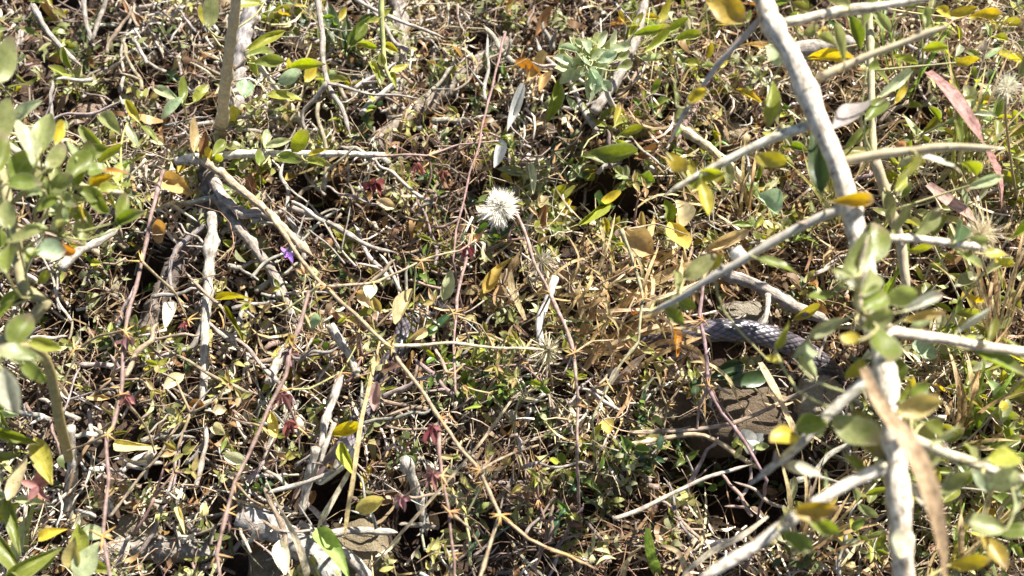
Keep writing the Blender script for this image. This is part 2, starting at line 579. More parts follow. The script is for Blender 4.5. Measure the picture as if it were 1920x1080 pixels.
stone(1400, 758, 380, 130, 0.035, 0.012, (0.19, 0.145, 0.10), 'broad flat brown stone with dappled shade below the scaly snake coil', 1.3, rad(4), False)
stone(1538, 742, 78, 92, 0.018, 0.022, (0.46, 0.41, 0.31), 'pale squarish stone at the end of the broad flat stone', 4.4, rad(-12), boxy=0.55)
stone(1245, 768, 90, 46, 0.014, 0.012, (0.42, 0.36, 0.25), 'small tan flat stone at the edge of the dark hollow', 8.2, rad(6))
stone(1398, 590, 100, 66, 0.018, 0.012, (0.36, 0.33, 0.27), 'rounded grey stone just behind the scaly snake coil', 9.7)
stone(672, 1028, 96, 92, 0.016, 0.010, (0.33, 0.28, 0.19), 'angular beige stone beside the grey driftwood at the bottom edge', 12.1, rad(20), boxy=0.6)
stone(520, 1062, 110, 70, 0.016, 0.008, (0.38, 0.33, 0.25), 'brownish stone under the cream dead leaf at the bottom edge', 15.2, rad(-10))
stone(1378, 245, 62, 46, 0.014, 0.012, (0.44, 0.37, 0.25), 'small tan stone in litter behind the long white side branch', 17.8)
stone(675, 150, 74, 86, 0.018, 0.010, (0.33, 0.32, 0.28), 'grey stone among leaves near the top edge', 21.3, rad(15))
stone(165, 205, 60, 40, 0.012, 0.010, (0.42, 0.32, 0.26), 'small pinkish stone above the blurred grey-green leaf cluster', 23.9)
stone(250, 985, 90, 50, 0.014, 0.006, (0.36, 0.31, 0.23), 'brown stone beside the grey log at the lower edge', 26.4)

# ------------------------------------------------------------------ snake
def snake():
    base = at(690, 760, 0.0)
    path_px = [(592, 905, .040), (618, 878, .043), (648, 842, .044), (690, 760, .012), (728, 690, .018), (752, 645, .018), (780, 592, -.004), (850, 545, -.012), (960, 570, -.025), (1080, 640, -.02),
               (1190, 652, .010), (1270, 634, .036), (1330, 621, .046), (1390, 620, .048), (1450, 634, .044), (1500, 656, .028), (1540, 684, .022), (1575, 720, .004), (1600, 780, -.01), (1600, 860, -.05)]
    pts = [at(*p) for p in path_px]
    path = smooth_path(pts, 0.00078)
    n = len(path)
    cum = np.zeros(n)
    for i in range(1, n): cum[i] = cum[i - 1] + (path[i] - path[i - 1]).length
    total = cum[-1]
    sides = 92
    rows, pitch = 25, 0.0039            # scale rows round the body, scale pitch along it
    headL = 0.034
    V = np.zeros((n, sides, 3)); T = np.zeros((n, sides, 3))
    up = Vector((-0.35, 0.35, 0.87))
    ang = np.arange(sides) / sides * 2 * math.pi
    for i in range(n):
        s = cum[i]
        t = (path[min(i + 3, n - 1)] - path[max(i - 3, 0)]).normalized()
        blend = min(1, max(0, (s - 0.05) / 0.05))
        uu = (Vector((-0.71, 0.44, 0.54)).lerp(Vector((0, 0.15, 1)), blend))
        w = (uu - t * uu.dot(t)).normalized()          # dorsal
        u = t.cross(w)
        # radius profile: snout, jaw, neck, body, tail
        if s < headL:
            q = s / headL
            rw = 0.0108 * (0.30 + 0.70 * min(1, q * 1.5) ** 0.55) * (1 - 0.14 * max(0, q - 0.75) / 0.25)
            rh = 0.0088 * (0.36 + 0.64 * min(1, q * 1.35) ** 0.6)
            if q < 0.05: rw *= 0.2 + 0.8 * (q / 0.05) ** 0.5; rh *= 0.2 + 0.8 * (q / 0.05) ** 0.5
        else:
            k = min(1, (s - headL) / 0.05)
            k = k * k * (3 - 2 * k)
            rw = 0.0080 + 0.0002 * k; rh = 0.0078 + 0.0004 * k
            tail = max(0, (s - total + 0.10) / 0.10)
            rw *= 1 - 0.5 * tail; rh *= 1 - 0.5 * tail
        x = np.cos(ang); y = np.sin(ang)               # x across, y dorsal
        cx = np.sign(x) * np.abs(x) ** 0.92; cy = np.where(y < 0, -np.abs(y) ** 1.25 * 0.9, np.abs(y) ** 0.96)
        # diamond scales: two skewed rows
        av = ang / (2 * math.pi) * rows
        sv = s / pitch
        p = (sv + av); m_ = (sv - av)
        fa = np.abs((p * 0.5) % 1.0 - 0.5) * 2; fb = np.abs((m_ * 0.5) % 1.0 - 0.5) * 2   # 1 at the seams
        edge = np.maximum(fa, fb)
        dome = 1 - edge ** 3
        lift = ((p * 0.5) % 1.0 + (m_ * 0.5) % 1.0) * 0.5    # overlapping: the rear end is proud
        hid = np.floor(p * 0.5) * 7.13 + np.floor(m_ * 0.5) * 3.71
        rnd = np.modf(np.abs(np.sin(hid) * 43758.5))[0]
        amp = 0.0008 if s > headL else 0.0002
        d = amp * (dome * 0.9 + lift * 0.55 - 0.6)
        if s < headL:
            d = d - 0.0007 * np.exp(-((y + 0.18) / 0.07) ** 2)         # mouth line
        c3 = np.array(path[i])
        V[i] = c3 + np.outer(cx * (rw + d), np.array(u)) + np.outer(cy * (rh + d), np.array(w))
        back = np.array((0.115, 0.10, 0.118)); belly = np.array((0.50, 0.46, 0.36))
        col = back[None] * (0.6 + 0.8 * rnd)[:, None]
        bl = np.clip((-y - 0.55) / 0.2, 0, 1)[:, None]
        col = col * (1 - bl) + belly * bl
        # dark blotches along the back, dark skin between the scales
        blot = np.clip(np.sin(s * 150) * 1.4 - 0.5, 0, 1) * np.clip((y - 0.25) / 0.3, 0, 1)
        col *= (1 - 0.45 * blot)[:, None]
        seam = np.clip((edge - 0.74) / 0.14, 0, 1)[:, None]
        col = col * (1 - 0.8 * seam)
        if s < headL:
            top = np.array((0.17, 0.12, 0.12)); lip = np.array((0.50, 0.47, 0.38))
            lab = np.clip((0.30 - y) / 0.16, 0, 1)[:, None]
            hc = top * (1 - lab) + lip * lab
            spots = (np.abs(((s / 0.0042) % 1) - 0.5) < 0.13) & (y > -0.18) & (y < 0.26)
            hc = np.where(spots[:, None], np.array((0.06, 0.05, 0.05)), hc)
            mouth = np.exp(-((y + 0.18) / 0.035) ** 2)[:, None]
            hc = hc * (1 - 0.85 * mouth)
            if 0.012 < s < 0.024:
                ring = np.exp(-(((y - 0.42) / 0.16) ** 2 + ((s - 0.0175) / 0.004) ** 2))[:, None]
                hc = hc * (1 - ring) + np.array((0.30, 0.20, 0.06)) * ring
            f = min(1, max(0, (headL - s) / 0.006))
            col = hc * f + col * (1 - f)
        T[i] = col
    V -= np.array(base)
    i0, j0 = np.meshgrid(np.arange(n - 1), np.arange(sides), indexing='ij')
    a = (i0 * sides + j0).ravel(); b = (i0 * sides + (j0 + 1) % sides).ravel()
    quads = np.stack([a, a + sides, b + sides, b], 1)
    root = thing('snake', 'purple-grey scaly snake winding hidden under the litter, pale-lipped head lower down', 'snake', base)
    body = put('body', quads_mesh('body', V.reshape(-1, 3), quads, T.reshape(-1, 3), M_SNAKE), root)
    # eyes
    for sgn in (1, -1):
        i = int(np.searchsorted(cum, 0.0175))
        t = (path[i + 3] - path[i - 3]).normalized()
        uu = Vector((-0.71, 0.44, 0.54)); w = (uu - t * uu.dot(t)).normalized(); u = t.cross(w)
        c = path[i] + u * sgn * 0.0092 + w * 0.0034
        EV, EF, ET = [], [], []
        nu, nv = 14, 9
        out = (u * sgn + w * 0.35).normalized()
        e1 = out.orthogonal().normalized(); e2 = out.cross(e1)
        for k in range(nv + 1):
            ph = math.pi * k / nv
            for j in range(nu):
                th = 2 * math.pi * j / nu
                d = out * math.cos(ph) + (e1 * math.cos(th) + e2 * math.sin(th)) * math.sin(ph)
                EV.append(tuple(c + d * 0.0024 - base))
                ET.append((0.01, 0.01, 0.01) if ph < 0.62 else (0.45, 0.30, 0.08))
        for k in range(nv):
            for j in range(nu):
                p, q = k * nu + j, k * nu + (j + 1) % nu
                EF.append((p, p + nu, q + nu, q))
        put('eye', mesh('eye', EV, EF, None, ET, M_EYE), body)
    for i in range(0, n, 6):
        px, py = proj(path[i])
        if 1285 < px < 1462 or 1515 < px < 1540 or px < 640 or 732 < px < 744:
            KEEP_CLEAR.append((path[i].x, path[i].y, 0.0108, -1))
    return root
snake()

# ------------------------------------------------------------------ labels that single a thing out
LAND = [('the fluffy white seed head', 938, 385), ('the tiny purple flower', 538, 475), ('the scaly snake coil', 1390, 622), ('the broad flat brown stone', 1390, 750),
        ('the tan dry grass clump', 1180, 560), ('the snake head', 605, 885), ('the gnarled grey root crown', 390, 400), ('the white horizontal branch', 600, 288),
        ('the grey-green sprig near the top', 1110, 110), ('the thick forked stem', 1560, 260), ('the blurred leaf cluster', 120, 320), ('the grey driftwood', 560, 1020),
        ('the pink grass blade', 1810, 215), ('the pinkish dry blade at the corner', 1740, 950), ('the dark hollow', 1370, 920), ('the sturdy grey log', 820, 180),
        ('the lichen-spotted twig', 785, 930), ('the pale upright stem', 130, 900), ('the crumpled white scrap', 1405, 835), ('the top corner by the blurred twig', 430, 60),
        ('the yellow leaf on a white side branch', 1265, 305), ('the bottom edge below the dark green herbs', 1080, 1040), ('the upper corner full of yellow leaves', 1860, 60), ('the lower corner of green blades', 50, 1000), ('the bright green grass blade', 1690, 500), ('the blurred tan seed fluff', 1838, 440), ('the blurred cream seed fluff', 1888, 165), ('the big folded grey-green leaf', 1600, 820),
        ('the cluster of broad front leaves', 1640, 560), ('the pale mint leaf', 1720, 664), ('the orange bud', 1690, 272), ('the silvery end bud', 1686, 1020), ('the purple-tinged rimmed leaf', 1722, 764)]
USED = {}
def auto_label(head, p):
    x, y = proj(p)
    order = sorted(LAND, key=lambda q: (q[1] - x) ** 2 + (q[2] - y) ** 2)
    for k in range(6):
        nm, lx, ly = order[k]
        dx, dy = x - lx, ly - y
        d = math.hypot(dx, dy)
        a = math.degrees(math.atan2(dy, dx)) % 360
        where = ['right of', 'above and right of', 'above', 'above and left of', 'left of', 'below and left of', 'below', 'below and right of'][int((a + 22.5) // 45) % 8]
        near = 'close ' if d < 70 else ('' if d < 160 else 'well ')
        lab = f'{head} {near}{where} {nm}'
        if lab not in USED and len(lab.split()) <= 16:
            USED[lab] = 1
            return lab
    lab = min((f'{head} {w} {nm}' for nm, _, _ in order[:4] for w in ('near', 'beside', 'not far from', 'in the tangle by')), key=lambda t: (len(t.split()) > 16, t in USED))
    USED[lab] = 1
    return lab

def petiole(parent, base, leaf, paths, colour):
    """the stalk that joins a leaf to the nearest stem"""
    p = leaf.location + Vector(base)
    q, st = min(((v, o) for o, pa in paths for v in pa[::2]), key=lambda e: (e[0] - p).length_squared)
    d = (q - p).length
    leaf.parent = st                        # the leaf grows on that stem (the stem sits at its plant's origin)
    if 0.002 < d < 0.07:
        ax = leaf.rotation_quaternion @ Vector((1, 0, 0))
        stem_part('petiole', st, base, [q, q.lerp(p, 0.5) - ax * d * 0.15, p, p + ax * leaf.scale.x * 0.12], 0.0008, 0.0005, M_STEM, colour, 5, 0.01)

# ------------------------------------------------------------------ the big saltbush in front
def px_path(seq, h):
    out = []
    n = len(seq)
    for i, p in enumerate(seq):
        hh = p[2] if len(p) > 2 else (h[0] + (h[1] - h[0]) * i / (n - 1) if isinstance(h, tuple) else h)
        out.append(at(p[0], p[1], hh))
    return out

def front_bush():
    root_p = at(1730, 1560, 0.0); root_p.z = gz(root_p.x, root_p.y)
    R = thing('saltbush', 'tall blurred pale-stemmed saltbush leaning over the foreground with forked branches and grey-green leaves', 'shrub', root_p)
    H = 0.26
    ws = (0.70, 0.63, 0.52)
    main = [(1420, -60, .30), (1445, 40, .30), (1478, 95, .295), (1510, 165, .29), (1540, 240, .285), (1570, 310, .28), (1592, 380, .275), (1606, 440, .27), (1624, 510, .268), (1641, 585, .266),
            (1653, 660, .264), (1665, 740, .262), (1675, 820, .26), (1682, 900, .255), (1688, 980, .25), (1693, 1080, .235), (1700, 1200, .20), (1712, 1340, .14)]
    pts = px_path(main, H) + [root_p - Vector((0, 0, .01))]
    PA = []
    bo, pa = stem_part('trunk', R, root_p, pts, 0.0052, 0.0046, M_PALE, ws, 14, 0.004, 0.20, 0.3)
    PA.append((bo, pa))
    br = [([(1466, 45), (1560, 25), (1640, 12), (1770, -8)], .29, .30, 22, 14, ws),
          ([(1533, 150), (1620, 110), (1700, 76), (1775, 48)], .29, .31, 18, 12, (0.45, 0.40, 0.27)),
          ([(1530, 228), (1440, 262), (1340, 312), (1240, 368)], .283, .25, 24, 9, (0.68, 0.62, 0.52)),
          ([(1566, 304), (1640, 291), (1720, 282), (1800, 277), (1888, 281)], .28, .30, 20, 12, (0.42, 0.36, 0.24)),
          ([(1585, 388), (1480, 436), (1390, 488), (1310, 535), (1262, 566), (1205, 592)], .273, .21, 21, 8, (0.46, 0.43, 0.37)),
          ([(1620, 445), (1700, 447), (1780, 456), (1850, 467)], .268, .24, 16, 14, ws),
          ([(1650, 618), (1700, 626), (1760, 635), (1850, 650), (1960, 668)], .262, .24, 20, 18, ws),
          ([(1656, 690), (1580, 752), (1500, 830), (1405, 912)], .262, .235, 26, 10, (0.62, 0.58, 0.5)),
          ([(1680, 868), (1590, 908), (1500, 962), (1400, 1032), (1300, 1092)], .255, .24, 22, 18, (0.63, 0.59, 0.51)),
          ([(1672, 808), (1760, 845), (1830, 872), (1950, 908)], .26, .25, 20, 15, (0.55, 0.5, 0.38)),
          ([(1440, 20), (1380, 85), (1330, 145), (1290, 200), (1250, 275)], .30, .24, 16, 6, (0.42, 0.39, 0.34)),
          ([(1628, -20), (1630, 80), (1634, 190), (1640, 310)], .20, .18, 15, 14, (0.40, 0.36, 0.24)),
          ([(1640, 300), (1665, 380), (1690, 460), (1700, 560)], .20, .16, 22, 16, (0.42, 0.36, 0.25)),
          ([(1652, 655), (1622, 610), (1608, 560), (1612, 500), (1630, 440)], .262, .295, 18, 9, (0.56, 0.52, 0.38))]
    for seq, h0, h1, w0, w1, c in br:
        bo, pa = stem_part('branch', R, root_p, px_path(seq, (h0, h1)), w0 * mpp(h0) / 2, w1 * mpp(h1) / 2, M_PALE if c[0] > 0.5 else M_STEM, jit(c, 0.05), 9, 0.005, 0.2, 0.35, 0.001, True)
        PA.append((bo, pa))
        # leaf-scar knots and short broken stubs
        for i in range(4, len(pa) - 3, random.randint(6, 9)):
            d = Vector((random.uniform(-1, 1), random.uniform(-1, 1), random.uniform(-.3, 1))).normalized()
            r = w0 * mpp(h0) / 2 * 0.55
            stem_part('stub', bo, root_p, [pa[i], pa[i] + d * r * 1.6, pa[i] + d * r * random.uniform(2.2, 4.5)], r, r * .5, M_BARK, jit((0.42, 0.37, 0.29), .2), 6, 0.002, .4)
    Ls = [  # cx, cy, len, angle, width, height, colour, shape
        (1625, 10, 75, 80, 42, .29, 'g'), (1520, 60, 34, 20, 22, .27, 'gg'), (1548, 72, 34, -10, 22, .27, 'gg'), (1604, 56, 64, -58, 26, .2, 'g'), (1556, 110, 90, 0, 18, .18, 'Y'),
        (1752, 90, 46, 10, 24, .27, 'yg'), (1697, 115, 54, -24, 26, .25, 'yg'), (1640, 125, 36, 30, 22, .24, 'g'), (1600, 202, 112, 46, 46, .27, 'gl'), (1636, 210, 44, 50, 36, .24, 'g'),
        (1674, 163, 80, 38, 22, .22, 'pg'), (1688, 176, 46, 60, 20, .2, 'Y'), (1530, 292, 155, -86, 38, .265, 'dg'), (1442, 197, 98, -98, 26, .27, 'yg'), (1447, 306, 72, -22, 32, .27, 'y'),
        (1456, 112, 66, -60, 44, .27, 'pg'), (1768, 300, 82, -6, 32, .285, 'sv'), (1824, 316, 50, -25, 24, .27, 'yg'), (1806, 117, 44, 4, 20, .2, 'y'), (1795, 30, 52, 3, 20, .18, 'Y'), (1848, 30, 66, 2, 20, .18, 'Y'),
        (1770, 20, 40, -10, 24, .2, 'Y'), (1604, 376, 92, 4, 28, .285, 'yo'), (1640, 452, 92, 62, 60, 0.272, 'g'), (1603, 490, 100, 58, 54, 0.287, 'gg'), (1630, 525, 70, 66, 46, 0.297, 'gg'), (1642, 562, 66, 38, 50, 0.297, 'g'),
        (1688, 556, 66, 12, 44, 0.282, 'gg'), (1644, 600, 66, 28, 46, 0.292, 'gg'), (1650, 645, 84, -72, 62, 0.297, 'g'), (1598, 635, 34, 170, 28, .315, 'Y'), (1732, 566, 98, 24, 22, .29, 'sv'),
        (1732, 596, 84, 9, 22, .28, 'yl'), (1585, 530, 50, 150, 24, .29, 'sv'), (1535, 556, 64, 195, 24, .25, 'g'), (1740, 418, 80, 48, 32, .25, 'gg'), (1806, 430, 66, 55, 36, .25, 'dg'), (1816, 490, 62, -42, 30, .24, 'gg'),
        (1826, 598, 80, 36, 22, .25, 'sv'), (1868, 684, 110, -32, 44, .24, 'g'), (1870, 474, 52, 6, 26, .22, 'y'), (1467, 628, 60, 62, 26, .235, 'yg'), (1545, 618, 66, 24, 26, .25, 'pg'),
        (1516, 655, 62, 28, 34, .22, 'mint'), (1512, 680, 62, -52, 22, .22, 'pg'), (1452, 676, 40, -20, 22, .2, 'y'), (1462, 494, 84, -12, 28, .26, 'g'), (1318, 372, 76, -82, 36, .26, 'y'), (1266, 308, 56, -52, 32, .258, 'Y'),
        (1306, 180, 44, 34, 28, .265, 'Y'), (1330, 328, 48, 10, 28, .26, 'yg'), (1306, 348, 44, -60, 28, .255, 'yg'), (1360, 22, 90, -35, 56, .30, 'yo'), (1266, 172, 54, 95, 16, .26, 'gg'), (1276, 216, 34, 40, 24, .25, 'gg'),
        (1313, 500, 74, 38, 36, .23, 'gg'), (1340, 493, 40, 50, 24, .22, 'y'), (1272, 522, 60, 86, 20, .22, 'gg'), (1262, 566, 38, 40, 28, .21, 'gg'), (1264, 594, 52, -42, 22, .21, 'g'), (1290, 575, 54, -28, 22, .19, 'g'),
        (1722, 764, 92, 14, 42, .28, 'yl'), (1692, 735, 48, 80, 28, .27, 'g'), (1725, 734, 46, 40, 28, .27, 'g'), (1521, 796, 62, 190, 42, .255, 'g'), (1468, 820, 50, 200, 42, .25, 'Y'), (1601, 822, 118, -46, 50, .275, 'gg'),
        (1628, 818, 120, -60, 42, .25, 'ol'), (1506, 880, 76, -12, 30, .24, 'sv'), (1528, 958, 88, 3, 36, .265, 'yo'), (1546, 990, 60, -20, 26, .25, 'yg'), (1492, 1014, 70, -32, 30, .255, 'g'), (1728, 812, 66, -55, 30, .25, 'gg'),
        (1738, 862, 62, 40, 32, .24, 'gg'), (1686, 1020, 54, 92, 46, .27, 'sv'), (1757, 800, 56, -10, 32, .25, 'g'), (1820, 640, 60, 20, 24, .22, 'yg'), (1785, 905, 66, 40, 34, .25, 'gg'), (1846, 985, 86, 170, 40, .25, 'gg'),
        (1866, 1030, 70, -40, 34, .24, 'yo'), (1815, 1058, 76, 4, 26, .22, 'Y'), (1905, 995, 66, 6, 24, .22, 'g'), (1890, 855, 88, 12, 36, .28, 'yg'), (1840, 900, 60, -50, 26, .24, 'mint'), (1735, 930, 70, -40, 30, .24, 'sv'),
        (1890, 905, 70, -10, 40, .27, 'pg'), (1610, 690, 40, -120, 24, .25, 'yg'), (1680, 690, 60, -80, 34, .24, 'g'), (1690, 340, 46, 60, 26, .2, 'yg'), (1850, 340, 60, 200, 22, .23, 'pg')]
    for _, pa in PA[1:]:                       # more leaves along the branches
        for i in range(3, len(pa) - 1, 4):
            if random.random() < 0.97 and proj(pa[i])[0] > 1500:
                x, y = proj(pa[i]); a = random.uniform(0, 360); L = random.uniform(38, 66)
                Ls.append((x + math.cos(rad(a)) * L * .6, y - math.sin(rad(a)) * L * .6, L, a, L * random.uniform(.3, .5), pa[i].z + random.uniform(-.02, .012), random.choice(['g', 'gg', 'yg', 'pg', 'gg', 'ol'])))
    for cx, cy, L, an, w, h, c in Ls:
        lf = leaf_px(R, root_p, cx, cy, L, an, w, h, jit(C[c], 0.1), random.choice(['obovate', 'ellipse', 'obovate']))
        petiole(R, root_p, lf, PA, jit((0.42, 0.40, 0.2), .15))
    # buds and knobs
    for (x, y, h, s, c) in [(1690, 272, .288, 18, (0.35, 0.16, 0.06)), (1385, 478, .245, 30, (0.75, 0.72, 0.66)), (1717, 72, .298, 16, (0.42, 0.26, 0.10)), (1653, 874, .257, 20, (0.66, 0.6, 0.42))]:
        p = at(x, y, h); r = s * mpp(h) / 2
        V, F = [], []
        for i in range(7):
            ph = math.pi * i / 6
            for j in range(9):
                th = 2 * math.pi * j / 9
                k = 1 + 0.5 * mnoise.noise(Vector((math.cos(th) * 2 + x, math.sin(th) * 2, ph * 2)))
                V.append(tuple(Vector((math.sin(ph) * math.cos(th), math.sin(ph) * math.sin(th), math.cos(ph))) * r * k + p - root_p))
        for i in range(6):
            for j in range(9):
                a, b = i * 9 + j, i * 9 + (j + 1) % 9
                F.append((a, a + 9, b + 9, b))
        put('bud', mesh('bud', V, F, None, None, M_POD), R, c)
front_bush()

def left_bush():
    base = Vector((-0.50, -0.22, gz(-0.5, -0.22)))
    R = thing('saltbush', 'blurred grey-green leaf cluster of a saltbush crowding the side edge near the pale upright stem', 'shrub', base)
    sc = (0.30, 0.27, 0.15)
    PA = []
    bo, pa = stem_part('branch', R, base, [base, Vector((-0.43, -0.15, 0.10)), *px_path([(60, 600), (44, 540), (24, 430), (0, 320), (-40, 230)], (.215, .25))], .0046, .003, M_STEM, sc, 10)
    PA.append((bo, pa))
    bo, pa = stem_part('branch', R, base, px_path([(130, 860, .05), (112, 790, .12), (95, 700, .17), (70, 655, .20), (30, 650, .215), (-30, 690, .22)], .2), .0034, .0028, M_STEM, (0.33, 0.28, 0.13), 9)
    PA.append((bo, pa))
    bo, pa = stem_part('branch', R, base, px_path([(-30, 235, .24), (40, 290, .235), (110, 330, .225), (165, 352, .21), (230, 362, .19)], .2), .0026, .0014, M_STEM, (0.42, 0.38, 0.28), 8)
    PA.append((bo, pa))
    bo, pa = stem_part('branch', R, base, px_path([(30, 450, .225), (70, 425, .225), (110, 440, .22)], .2), .0016, .001, M_STEM, sc, 8)
    PA.append((bo, pa))
    Ls = [(82, 245, 100, 82, 62, .235, 'gg'), (112, 250, 56, 70, 26, .215, 'Y'), (42, 305, 90, 60, 60, .235, 'g'), (108, 300, 60, 40, 40, .23, 'gg'), (150, 312, 78, 52, 40, .22, 'g'), (172, 292, 60, 75, 28, .21, 'g'),
          (118, 345, 70, 20, 40, .22, 'gg'), (90, 382, 56, 210, 34, .22, 'g'), (62, 362, 50, 190, 30, .225, 'pg'), (178, 316, 46, 10, 38, .21, 'g'), (206, 318, 50, 6, 22, .20, 'o'), (186, 338, 46, 30, 26, .2, 'yo'),
          (170, 365, 60, -20, 30, .205, 'g'), (200, 350, 44, 20, 26, .2, 'yg'), (205, 290, 70, 40, 16, .19, 'yg'), (245, 250, 46, -70, 20, .15, 'pg'), (155, 397, 34, -80, 14, .2, 'Y'), (184, 386, 70, -36, 28, .2, 'g'),
          (126, 402, 52, -70, 24, .215, 'pg'), (45, 440, 90, 200, 46, .23, 'gg'), (95, 470, 66, 5, 52, .22, 'mint'), (72, 432, 52, 10, 22, .225, 'pg'), (60, 475, 50, 60, 36, .215, 'g'), (12, 120, 90, 70, 50, .25, 'gg'),
          (12, 235, 90, 65, 44, .25, 'gg'), (5, 290, 90, 80, 40, .25, 'g'), (12, 400, 70, 100, 44, .24, 'gg'), (12, 480, 80, 90, 40, .24, 'g'), (40, 620, 80, 60, 54, .235, 'g'), (78, 645, 60, -12, 32, .225, 'yg'),
          (38, 658, 90, 160, 34, .235, 'gg'), (14, 730, 110, -70, 54, .235, 'sv'), (60, 695, 60, -40, 34, .22, 'g'), (10, 590, 90, 40, 30, .22, 'g'), (20, 560, 60, 40, 22, .2, 'g'), (86, 520, 44, 40, 22, .15, 'yg'),
          (130, 470, 40, 0, 30, .2, 'o'), (40, 340, 70, 10, 46, .24, 'g'), (140, 280, 46, 100, 24, .22, 'pg'), (60, 270, 70, 110, 36, .24, 'pg'), (215, 380, 46, -60, 20, .19, 'yg'), (240, 345, 40, 10, 18, .18, 'g'),
          (225, 330, 34, 60, 18, .18, 'yg'), (110, 420, 40, 200, 22, .215, 'gg')]
    for k in range(26):
        Ls.append((random.gauss(110, 60), random.gauss(340, 60), random.uniform(45, 80), random.uniform(-60, 120), random.uniform(24, 42), random.uniform(.16, .22), random.choice(['g', 'gg', 'yg', 'g', 'pg'])))
    for cx, cy, L, an, w, h, c in Ls:
        lf = leaf_px(R, base, cx, cy, L * 0.88, an, w * 0.82, h + .03, jit(C[c], 0.1), random.choice(['obovate', 'ellipse']))
        petiole(R, base, lf, PA, jit((0.36, 0.36, 0.16), .15))
    # green narrow-leaved plant in the corner
    b2 = at(40, 1060, 0.0)
    R2 = thing('herb', 'bright green narrow-leaved herb with yellowing lower leaves in the bottom corner', 'plant', b2)
    stem_part('stem', R2, b2, [b2 - Vector((0, 0, .01)), at(50, 1000, .05), at(70, 920, .10)], .002, .0013, M_STEM, (0.3, 0.33, 0.1), 7)
    for cx, cy, L, an, w, h, c in [(35, 820, 100, -16, 20, .13, 'g'), (15, 855, 70, 6, 16, .12, 'g'), (82, 865, 95, -70, 36, .12, 'y'), (38, 900, 90, 58, 30, .12, 'cream'), (10, 930, 70, 5, 18, .11, 'pg'), (60, 940, 70, -8, 16, .11, 'pg'),
                                   (24, 985, 120, -75, 22, .10, 'g'), (12, 1040, 120, -55, 26, .10, 'g'), (60, 1060, 110, 25, 30, .10, 'g'), (90, 1048, 60, 40, 26, .09, 'g'), (40, 1010, 90, 80, 20, .08, 'pg'), (5, 960, 80, 30, 24, .09, 'yg'),
                                   (95, 1000, 50, 20, 22, .08, 'Y'), (140, 1035, 66, 80, 34, .13, 'yl'), (165, 1050, 80, 60, 46, .13, 'pg'), (150, 1010, 60, 100, 36, .12, 'yg'), (180, 1000, 60, 0, 30, .1, 'pg'), (185, 1062, 50, -20, 24, .11, 'yg')]:
        leaf_px(R2, b2, cx, cy, L, an, w, h, jit(C[c], 0.1), 'lance')
    for k in range(5):
        a = rad(90 + 72 * k)
        leaf_px(R2, b2, 72 + 17 * math.cos(a), 912 - 17 * math.sin(a), 34, math.degrees(a), 14, .115, jit(C['pink']), 'lance', M_PETAL, name='sepal')
left_bush()

# ------------------------------------------------------------------ other leafy shoots, hand placed
def shoot(label, stem_px, h, r, stem_col, leaves, cat='plant', mat=M_LEAF, name='saltbush_shoot', kinds=('obovate', 'ellipse'), stem_mat=None, group=None):
    pts = px_path(stem_px, h)
    base = pts[0].copy()
    R = thing(name, label, cat, base, group)
    so_, pa = stem_part('stem', R, base, pts, r, r * 0.55, stem_mat or M_STEM, stem_col, 8, 0.004, 0.25, 0.4, 0.0008)
    for cx, cy, L, an, w, hh, c in leaves:
        if L < 1: continue
        lf = leaf_px(R, base, cx, cy, L, an, w, hh, jit(C[c] if isinstance(c, str) else c, 0.1), random.choice(kinds), mat)
        petiole(R, base, lf, [(so_, pa)], jit((0.34, 0.33, 0.16), .15))
    return R

# blurred upright twig at the top with yellow-green leaves beside it
shoot('blurred pale upright twig coming down from the top edge', [(412, 260, .02), (418, 215, .08), (424, 150, .14), (432, 80, .19), (446, -20, .24)], .1, .0052, (0.50, 0.43, 0.29), [
    (465, 10, 60, 190, 30, .2, 'yg'), (400, 25, 60, 70, 34, .2, 'gg'), (385, 30, 40, 100, 22, .19, 'y')], name='upright_twig', cat='twig')
shoot('yellow-green fleshy leafy shoot beside the blurred pale upright twig', [(575, 245, .01), (545, 200, .04), (505, 150, .07), (470, 105, .09)], .05, .0028, (0.45, 0.41, 0.36), [
    (494, 80, 80, 25, 26, .10, 'yg'), (503, 118, 66, 2, 24, .10, 'g'), (572, 122, 66, 12, 20, .085, 'yg'), (582, 138, 40, 60, 28, .07, 'Y'), (545, 148, 54, 22, 26, .09, 'mint'), (532, 179, 62, 0, 28, .085, 'yg'),
    (460, 165, 38, 90, 38, .10, 'mint'), (475, 125, 40, -60, 18, .09, 'yg'), (488, 92, 60, 30, 16, .09, 'g'), (600, 40, 0.1, 0, 1, .05, 'g')])
shoot('dark green lance-leaved shoot behind the thin forked grey twig', [(660, 140, .0), (650, 100, .03), (640, 40, .05)], .02, .0016, (0.2, 0.22, 0.1), [
    (620, 40, 80, 100, 32, .05, 'dg'), (672, 62, 70, 55, 30, .05, 'g'), (650, 70, 70, 90, 24, .045, 'dg'), (580, 25, 60, 60, 26, .04, 'dg'), (605, 70, 70, 100, 24, .04, 'g'), (690, 40, 50, 30, 20, .045, 'dg'), (590, 65, 50, 190, 26, .04, 'g')], kinds=('lance',))
